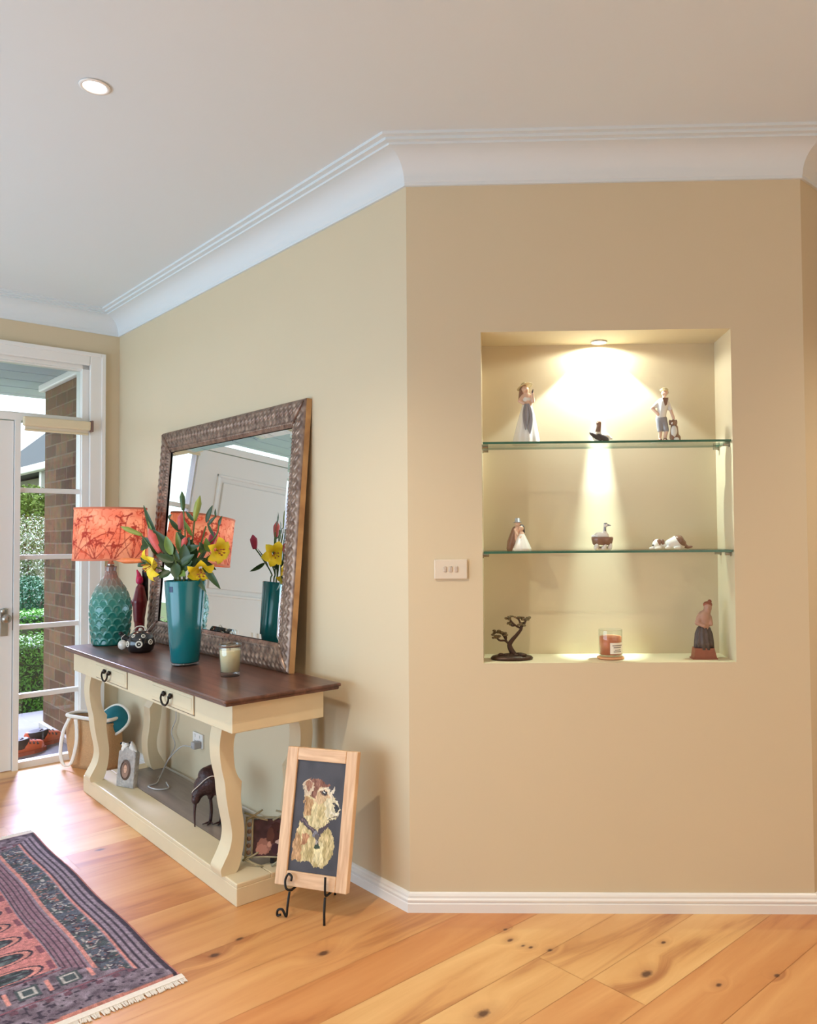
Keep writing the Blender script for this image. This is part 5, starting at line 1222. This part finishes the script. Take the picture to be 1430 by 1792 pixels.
bm = bmesh.new(); prism(bm, [(0.068 * math.cos(2 * PI * i / 28) + 0.016, 0.030 * math.sin(2 * PI * i / 28)) for i in range(28)][::1], 0.0, 0.005); obj('ground_base', bm, M['porc'], t)
# couple
t = thing('figurine', 'porcelain couple embracing at the left end of the lower glass shelf', 'figurine', (0.080, YM, SH2Z))
blob('boy_body', [((-0.012, 0, 0.045), 0.016, (-0.006, 0, 0.078), 0.013), ((-0.006, 0, 0.078), 0.006, (-0.004, 0, 0.088), 0.006), ((-0.004, -0.002, 0.100), 0.011, (-0.003, -0.003, 0.098), 0.011), ((-0.014, -0.004, 0.078), 0.007, (-0.004, -0.016, 0.060), 0.0055), ((-0.012, 0, 0.04), 0.016, (-0.018, 0, 0.010), 0.014)], M['skin'], t, 0.0022, 3)
blob('girl_body', [((0.012, -0.006, 0.035), 0.014, (0.010, -0.006, 0.062), 0.0105), ((0.010, -0.006, 0.062), 0.005, (0.009, -0.006, 0.072), 0.005), ((0.009, -0.008, 0.083), 0.0105, (0.009, -0.008, 0.082), 0.0105), ((0.016, -0.008, 0.062), 0.0055, (0.006, -0.019, 0.048), 0.0045)], M['skin'], t, 0.0022, 3)
blob('coat', [((-0.013, 0.002, 0.078), 0.0125, (-0.024, 0.0, 0.030), 0.020), ((-0.024, 0, 0.030), 0.020, (-0.030, 0.0, 0.009), 0.016), ((-0.006, 0.002, 0.075), 0.012, (-0.010, 0.002, 0.02), 0.018)], M['porcb'], t, 0.0024, 3)
bm = bmesh.new(); lathe(bm, [(0, 0), (0.036, 0), (0.034, 0.010), (0.024, 0.035), (0.013, 0.058), (0.009, 0.066), (0, 0.067)], 32, 0.010, -0.006)
for v in bm.verts:
    a = math.atan2(v.co.y + 0.006, v.co.x - 0.010); s = 1 + 0.06 * math.cos(8 * a) * max(0, 1 - v.co.z / 0.06); v.co.x = 0.010 + (v.co.x - 0.010) * s; v.co.y = -0.006 + (v.co.y + 0.006) * s * 0.9
obj('dress', bm, M['porc'], t, True)
bm = bmesh.new(); lathe(bm, [(0, 0.121), (0.0095, 0.120), (0.010, 0.108), (0.016, 0.106), (0.016, 0.104), (0, 0.104)], 20, -0.004, 0); obj('top_hat', bm, M['porcg'], t, True)
blob('hair', [((0.011, -0.003, 0.086), 0.0115, (0.015, 0.0, 0.070), 0.009)], M['porcd'], t, 0.0022, 3)
# goose on a basket
t = thing('figurine', 'white porcelain goose nesting in a brown basket on the lower shelf', 'figurine', (0.388, YM, SH2Z))
bm = bmesh.new(); lathe(bm, [(0, 0.018), (0.032, 0.018), (0.036, 0.024), (0.040, 0.040), (0.040, 0.048), (0.036, 0.049), (0.030, 0.036), (0, 0.034)], 36)
for v in bm.verts: v.co.y *= 0.72
obj('basket', bm, M['porcb'], t, True)
blob('goose_body', [((-0.014, 0, 0.050), 0.017, (0.008, 0, 0.050), 0.018), ((-0.014, 0, 0.054), 0.012, (-0.034, 0, 0.050), 0.006), ((0.010, 0, 0.056), 0.0095, (0.008, -0.002, 0.078), 0.0055), ((0.008, -0.002, 0.078), 0.0055, (0.011, -0.004, 0.090), 0.0055), ((0.011, -0.004, 0.092), 0.0075, (0.016, -0.006, 0.092), 0.007)], M['porc'], t, 0.0022, 3)
bm = bmesh.new(); tube(bm, [(0.019, -0.008, 0.092), (0.031, -0.012, 0.090)], [0.0045, 0.0014], 8); obj('beak', bm, M['porcg'], t)
bm = bmesh.new(); ball(bm, (0.0125, -0.0045, 0.0955), 0.0078, 1, 0.9, 0.7); tube(bm, [(0.0105, -0.005, 0.070), (0.0095, -0.006, 0.085)], 0.0045, 10); obj('neck_marking', bm, M['porcg'], t, True)
blob('goslings', [((-0.024, -0.012, 0.010), 0.010, (-0.020, -0.014, 0.020), 0.008), ((0.004, -0.016, 0.008), 0.009, (0.008, -0.018, 0.018), 0.007), ((0.026, -0.010, 0.009), 0.009, (0.028, -0.012, 0.019), 0.007), ((-0.02, 0, 0.006), 0.008, (0.02, 0, 0.006), 0.008)], M['porc'], t, 0.0022, 3)
# sleeping puppies
t = thing('figurine', 'pair of sleeping brown and white porcelain puppies on the lower shelf', 'figurine', (0.636, YM, SH2Z))
blob('small_puppy', [((-0.050, -0.004, 0.020), 0.0165, (-0.058, -0.014, 0.014), 0.010), ((-0.046, 0.0, 0.024), 0.016, (-0.030, 0.002, 0.018), 0.016), ((-0.030, 0.002, 0.018), 0.016, (-0.012, 0.004, 0.014), 0.013), ((-0.060, -0.016, 0.007), 0.006, (-0.076, -0.018, 0.005), 0.0045), ((-0.04, -0.016, 0.007), 0.006, (-0.056, -0.024, 0.005), 0.0045)], M['porc'], t, 0.0024, 4)
blob('large_puppy', [((0.000, -0.004, 0.020), 0.0195, (0.022, 0, 0.026), 0.025), ((0.022, 0, 0.026), 0.024, (0.042, 0.002, 0.018), 0.0165), ((-0.006, -0.014, 0.008), 0.007, (-0.018, -0.020, 0.006), 0.005), ((0.030, -0.020, 0.008), 0.0075, (0.012, -0.026, 0.006), 0.005)], M['porc'], t, 0.0024, 4)
blob('brown_patch', [((0.030, -0.004, 0.032), 0.0215, (0.044, 0.0, 0.022), 0.0160), ((0.048, 0.002, 0.016), 0.010, (0.066, 0.0, 0.008), 0.006), ((0.066, 0, 0.008), 0.0055, (0.078, -0.004, 0.010), 0.0045)], M['porcb'], t, 0.0024, 3)
bm = bmesh.new(); ball(bm, (-0.043, -0.014, 0.027), 0.0105, 0.75, 0.6, 1.2); ball(bm, (-0.057, 0.002, 0.028), 0.009, 0.7, 0.6, 1.1); ball(bm, (-0.030, -0.006, 0.026), 0.0125, 0.8, 0.8, 1); obj('brown_ears', bm, M['porcb'], t, True)
bm = bmesh.new(); ball(bm, (-0.0655, -0.0195, 0.0165), 0.0032); obj('nose', bm, M['porcd'], t)
# bonsai
t = thing('bonsai_ornament', 'dark bronze bonsai tree ornament on an oval base in the niche', 'ornament', (0.050, D + 0.085, FLZ))
M['bron'] = mat('dark_bronze', (70, 48, 36), 0.4, 0.5, var=0.35, scale=60, bump=0.4)
M['verd'] = mat('bronze_foliage', (110, 92, 62), 0.55, 0.3, var=0.4, scale=60)
bm = bmesh.new(); lathe(bm, [(0, 0), (0.074, 0), (0.078, 0.006), (0.072, 0.013), (0.05, 0.018), (0.02, 0.022), (0, 0.023)], 40)
for v in bm.verts: v.co.y *= 0.62
obj('oval_base', bm, M['bron'], t, True)
bm = bmesh.new(); rnd = random.Random(9)
for _ in range(12): ball(bm, (rnd.uniform(-0.05, 0.055), rnd.uniform(-0.028, 0.02), 0.020), rnd.uniform(0.005, 0.010), 1.3, 1, 0.7)
obj('rocks', bm, M['bron'], t, True)
bm = bmesh.new()
tube(bm, spline([(0.012, 0, 0.012), (0.000, 0, 0.030), (-0.008, 0, 0.052), (0.002, 0, 0.070), (0.020, 0, 0.090), (0.036, 0, 0.112), (0.032, 0, 0.128)], 5), [0.012 - 0.00027 * i for i in range(31)], 9)
for br in ([(-0.008, 0, 0.052), (-0.024, -0.004, 0.068), (-0.044, -0.006, 0.070), (-0.058, -0.008, 0.084)], [(-0.014, 0, 0.058), (-0.030, 0.006, 0.086), (-0.042, 0.006, 0.100), (-0.052, 0.004, 0.098)], [(-0.022, -0.002, 0.066), (-0.020, -0.006, 0.082), (-0.026, -0.008, 0.094)], [(0.034, 0, 0.112), (0.014, -0.004, 0.124), (-0.002, -0.006, 0.140), (-0.006, -0.006, 0.152)], [(0.034, 0, 0.118), (0.030, -0.004, 0.138), (0.022, -0.006, 0.152)], [(0.035, 0, 0.114), (0.048, 0, 0.130), (0.054, 0.002, 0.146)], [(0.014, -0.004, 0.124), (0.002, 0.004, 0.122), (-0.006, 0.006, 0.130)]):
    tube(bm, spline(br, 4), 0.0036, 7)
obj('trunk', bm, M['bron'], t, True)
for c, s in (((-0.058, -0.008, 0.086), 1.0), ((-0.052, 0.004, 0.100), 1.0), ((-0.028, -0.008, 0.094), 0.8), ((-0.008, -0.006, 0.152), 0.9), ((0.022, -0.006, 0.154), 0.8), ((0.052, 0.002, 0.148), 1.0), ((0.036, 0.0, 0.128), 0.9), ((-0.006, 0.006, 0.131), 0.7)):
    bm = bmesh.new()
    for _ in range(11): ball(bm, (c[0] + rnd.uniform(-.014, .014) * s, c[1] + rnd.uniform(-.007, .007), c[2] + rnd.uniform(-.006, .006)), 0.0052 * s, 1.3, 1, 0.8, None, 8, 6)
    obj('leaf_cluster', bm, M['verd'], t, True)
# jar candle
t = thing('jar_candle', 'orange wax jar candle with white label in the middle of the niche floor', 'candle', (0.411, D + 0.095, FLZ))
bm = bmesh.new(); lathe(bm, [(0, 0), (0.046, 0), (0.050, 0.003), (0.050, 0.007), (0.044, 0.010), (0, 0.010)], 36); obj('saucer', bm, mat('amber_saucer', (206, 150, 106), 0.3), t, True)
bm = bmesh.new(); lathe(bm, [(0, 0.011), (0.041, 0.011), (0.043, 0.014), (0.043, 0.104), (0.0425, 0.106), (0.0415, 0.104), (0.0415, 0.016), (0, 0.015)], 40); obj('jar', bm, M['glass'], t, True)
bm = bmesh.new(); lathe(bm, [(0, 0.017), (0.040, 0.017), (0.040, 0.080), (0.036, 0.082), (0, 0.081)], 40); obj('wax', bm, mat('orange_wax', (206, 116, 78), 0.45, var=0.05, sss=0.1), t, True)
bm = bmesh.new()
aa = [R(-100 + 5.5 * i) for i in range(15)]
vv = [(bm.verts.new((0.0436 * math.cos(a), 0.0436 * math.sin(a), 0.022)), bm.verts.new((0.0436 * math.cos(a), 0.0436 * math.sin(a), 0.062))) for a in aa]
for A, B in zip(vv, vv[1:]): bm.faces.new((A[0], B[0], B[1], A[1]))
lb = obj('label', bm, mat('paper_label', (238, 230, 214), 0.6), t, True)
bm = bmesh.new()
for z, a0, a1 in ((0.052, 2, 12), (0.045, 3, 11), (0.036, 4, 10), (0.030, 3, 11)):
    q = [(bm.verts.new((0.0439 * math.cos(a), 0.0439 * math.sin(a), z - 0.0014)), bm.verts.new((0.0439 * math.cos(a), 0.0439 * math.sin(a), z + 0.0014))) for a in aa[a0:a1 + 1]]
    for A, B in zip(q, q[1:]): bm.faces.new((A[0], B[0], B[1], A[1]))
obj('label_print', bm, mat('label_ink', (128, 116, 110), 0.6), lb)
# carved figure
t = thing('carving', 'carved wooden robed figure on a red brown base, right side of niche', 'carving', (0.745, D + 0.085, FLZ))
M['robe'] = mat('dark_robe_wood', (86, 72, 66), 0.55, var=0.35, scale=70, bump=0.5)
M['redw'] = mat('red_brown_wood', (142, 80, 58), 0.5, var=0.2, scale=50)
M['palew'] = mat('dusty_pink_wood', (176, 136, 116), 0.55, var=0.15, scale=50)
bm = bmesh.new(); prism(bm, [(-0.044, -0.026), (0.046, -0.026), (0.046, 0.026), (-0.044, 0.026)], 0, 0.004)
prism(bm, [(-0.040, 0.0), (0.044, 0.0), (0.034, 0.040), (-0.034, 0.040)], -0.024, 0.024, 'y'); obj('base_block', bm, M['redw'], t)
bm = bmesh.new(); lathe(bm, [(0, 0.034), (0.034, 0.034), (0.033, 0.060), (0.030, 0.090), (0.022, 0.112), (0.010, 0.122), (0, 0.123)], 56, 0.002, 0)
for v in bm.verts:
    a = math.atan2(v.co.y, v.co.x - 0.002); s = 1 + 0.10 * math.cos(11 * a + v.co.z * 20); v.co.x = 0.002 + (v.co.x - 0.002) * s + 0.06 * max(0, 0.08 - v.co.z) * 0.2; v.co.y *= s * 0.75
obj('robe', bm, M['robe'], t, True)
blob('figure_body', [((0.006, 0, 0.112), 0.017, (0.004, 0, 0.150), 0.024), ((0.004, 0, 0.150), 0.021, (0.016, 0, 0.172), 0.014), ((0.018, -0.002, 0.188), 0.0145, (0.018, -0.002, 0.182), 0.0145), ((-0.012, -0.004, 0.150), 0.012, (-0.024, -0.012, 0.130), 0.009), ((-0.024, -0.012, 0.130), 0.008, (-0.002, -0.022, 0.120), 0.007), ((0.022, -0.004, 0.150), 0.010, (0.026, -0.012, 0.126), 0.008), ((0.016, -0.0165, 0.184), 0.003)], M['palew'], t, 0.0026, 3)
bm = bmesh.new(); ball(bm, (0.019, 0.003, 0.195), 0.0165, 1, 1, 0.75); ball(bm, (0.026, 0.002, 0.206), 0.0075); obj('head_wrap', bm, M['redw'], t, True)

# ================================================================== RECESSED LIGHTS
def downlight(label, loc, r, e, spread, col, energy, blend=0.4, soft=0.02):
    t = thing('downlight', label, 'light', loc)
    bm = bmesh.new(); lathe(bm, [(r * 0.74, 0.0), (r, -0.002), (r * 0.98, -0.005), (r * 0.78, -0.006), (r * 0.70, -0.002), (r * 0.70, 0.0)], 40); obj('trim_ring', bm, M['white'], t, True)
    bm = bmesh.new(); lathe(bm, [(0, -0.0015), (r * 0.70, -0.0015), (r * 0.70, -0.0005), (0, -0.0005)], 32); obj('lamp_face', bm, emit('lamp_face', col, e), t)
    lamp('downlight_beam', 'SPOT', (loc[0], loc[1], loc[2] - 0.012), energy, col, spot_size=R(spread), spot_blend=blend, shadow_soft_size=soft)
c_ = LW(0.317, 0.963, HC)
downlight('round recessed downlight glowing in the ceiling', (c_.x, c_.y, c_.z), 0.045, 14, 125, (1.0, 0.90, 0.76), 9, 0.6, 0.035)
NLX, NLY = 0.392, D + 0.164
downlight('round recessed downlight in the top of the niche', (NLX, NLY, NZ1), 0.032, 14, 172, (0.95, 1.0, 0.90), 6.5, 0.2, 0.012)
lamp('downlight_flood', 'SPOT', (NLX, NLY, NZ1 - 0.012), 24, (0.86, 1.0, 1.02), spot_size=R(104), spot_blend=0.12, shadow_soft_size=0.010)
o = lamp('downlight_core', 'SPOT', (NLX, NLY, NZ1 - 0.012), 300, (0.86, 1.0, 1.0), spot_size=R(19), spot_blend=1.0, shadow_soft_size=0.008)
aim(o, (NLX, D + 0.188, NZ0))
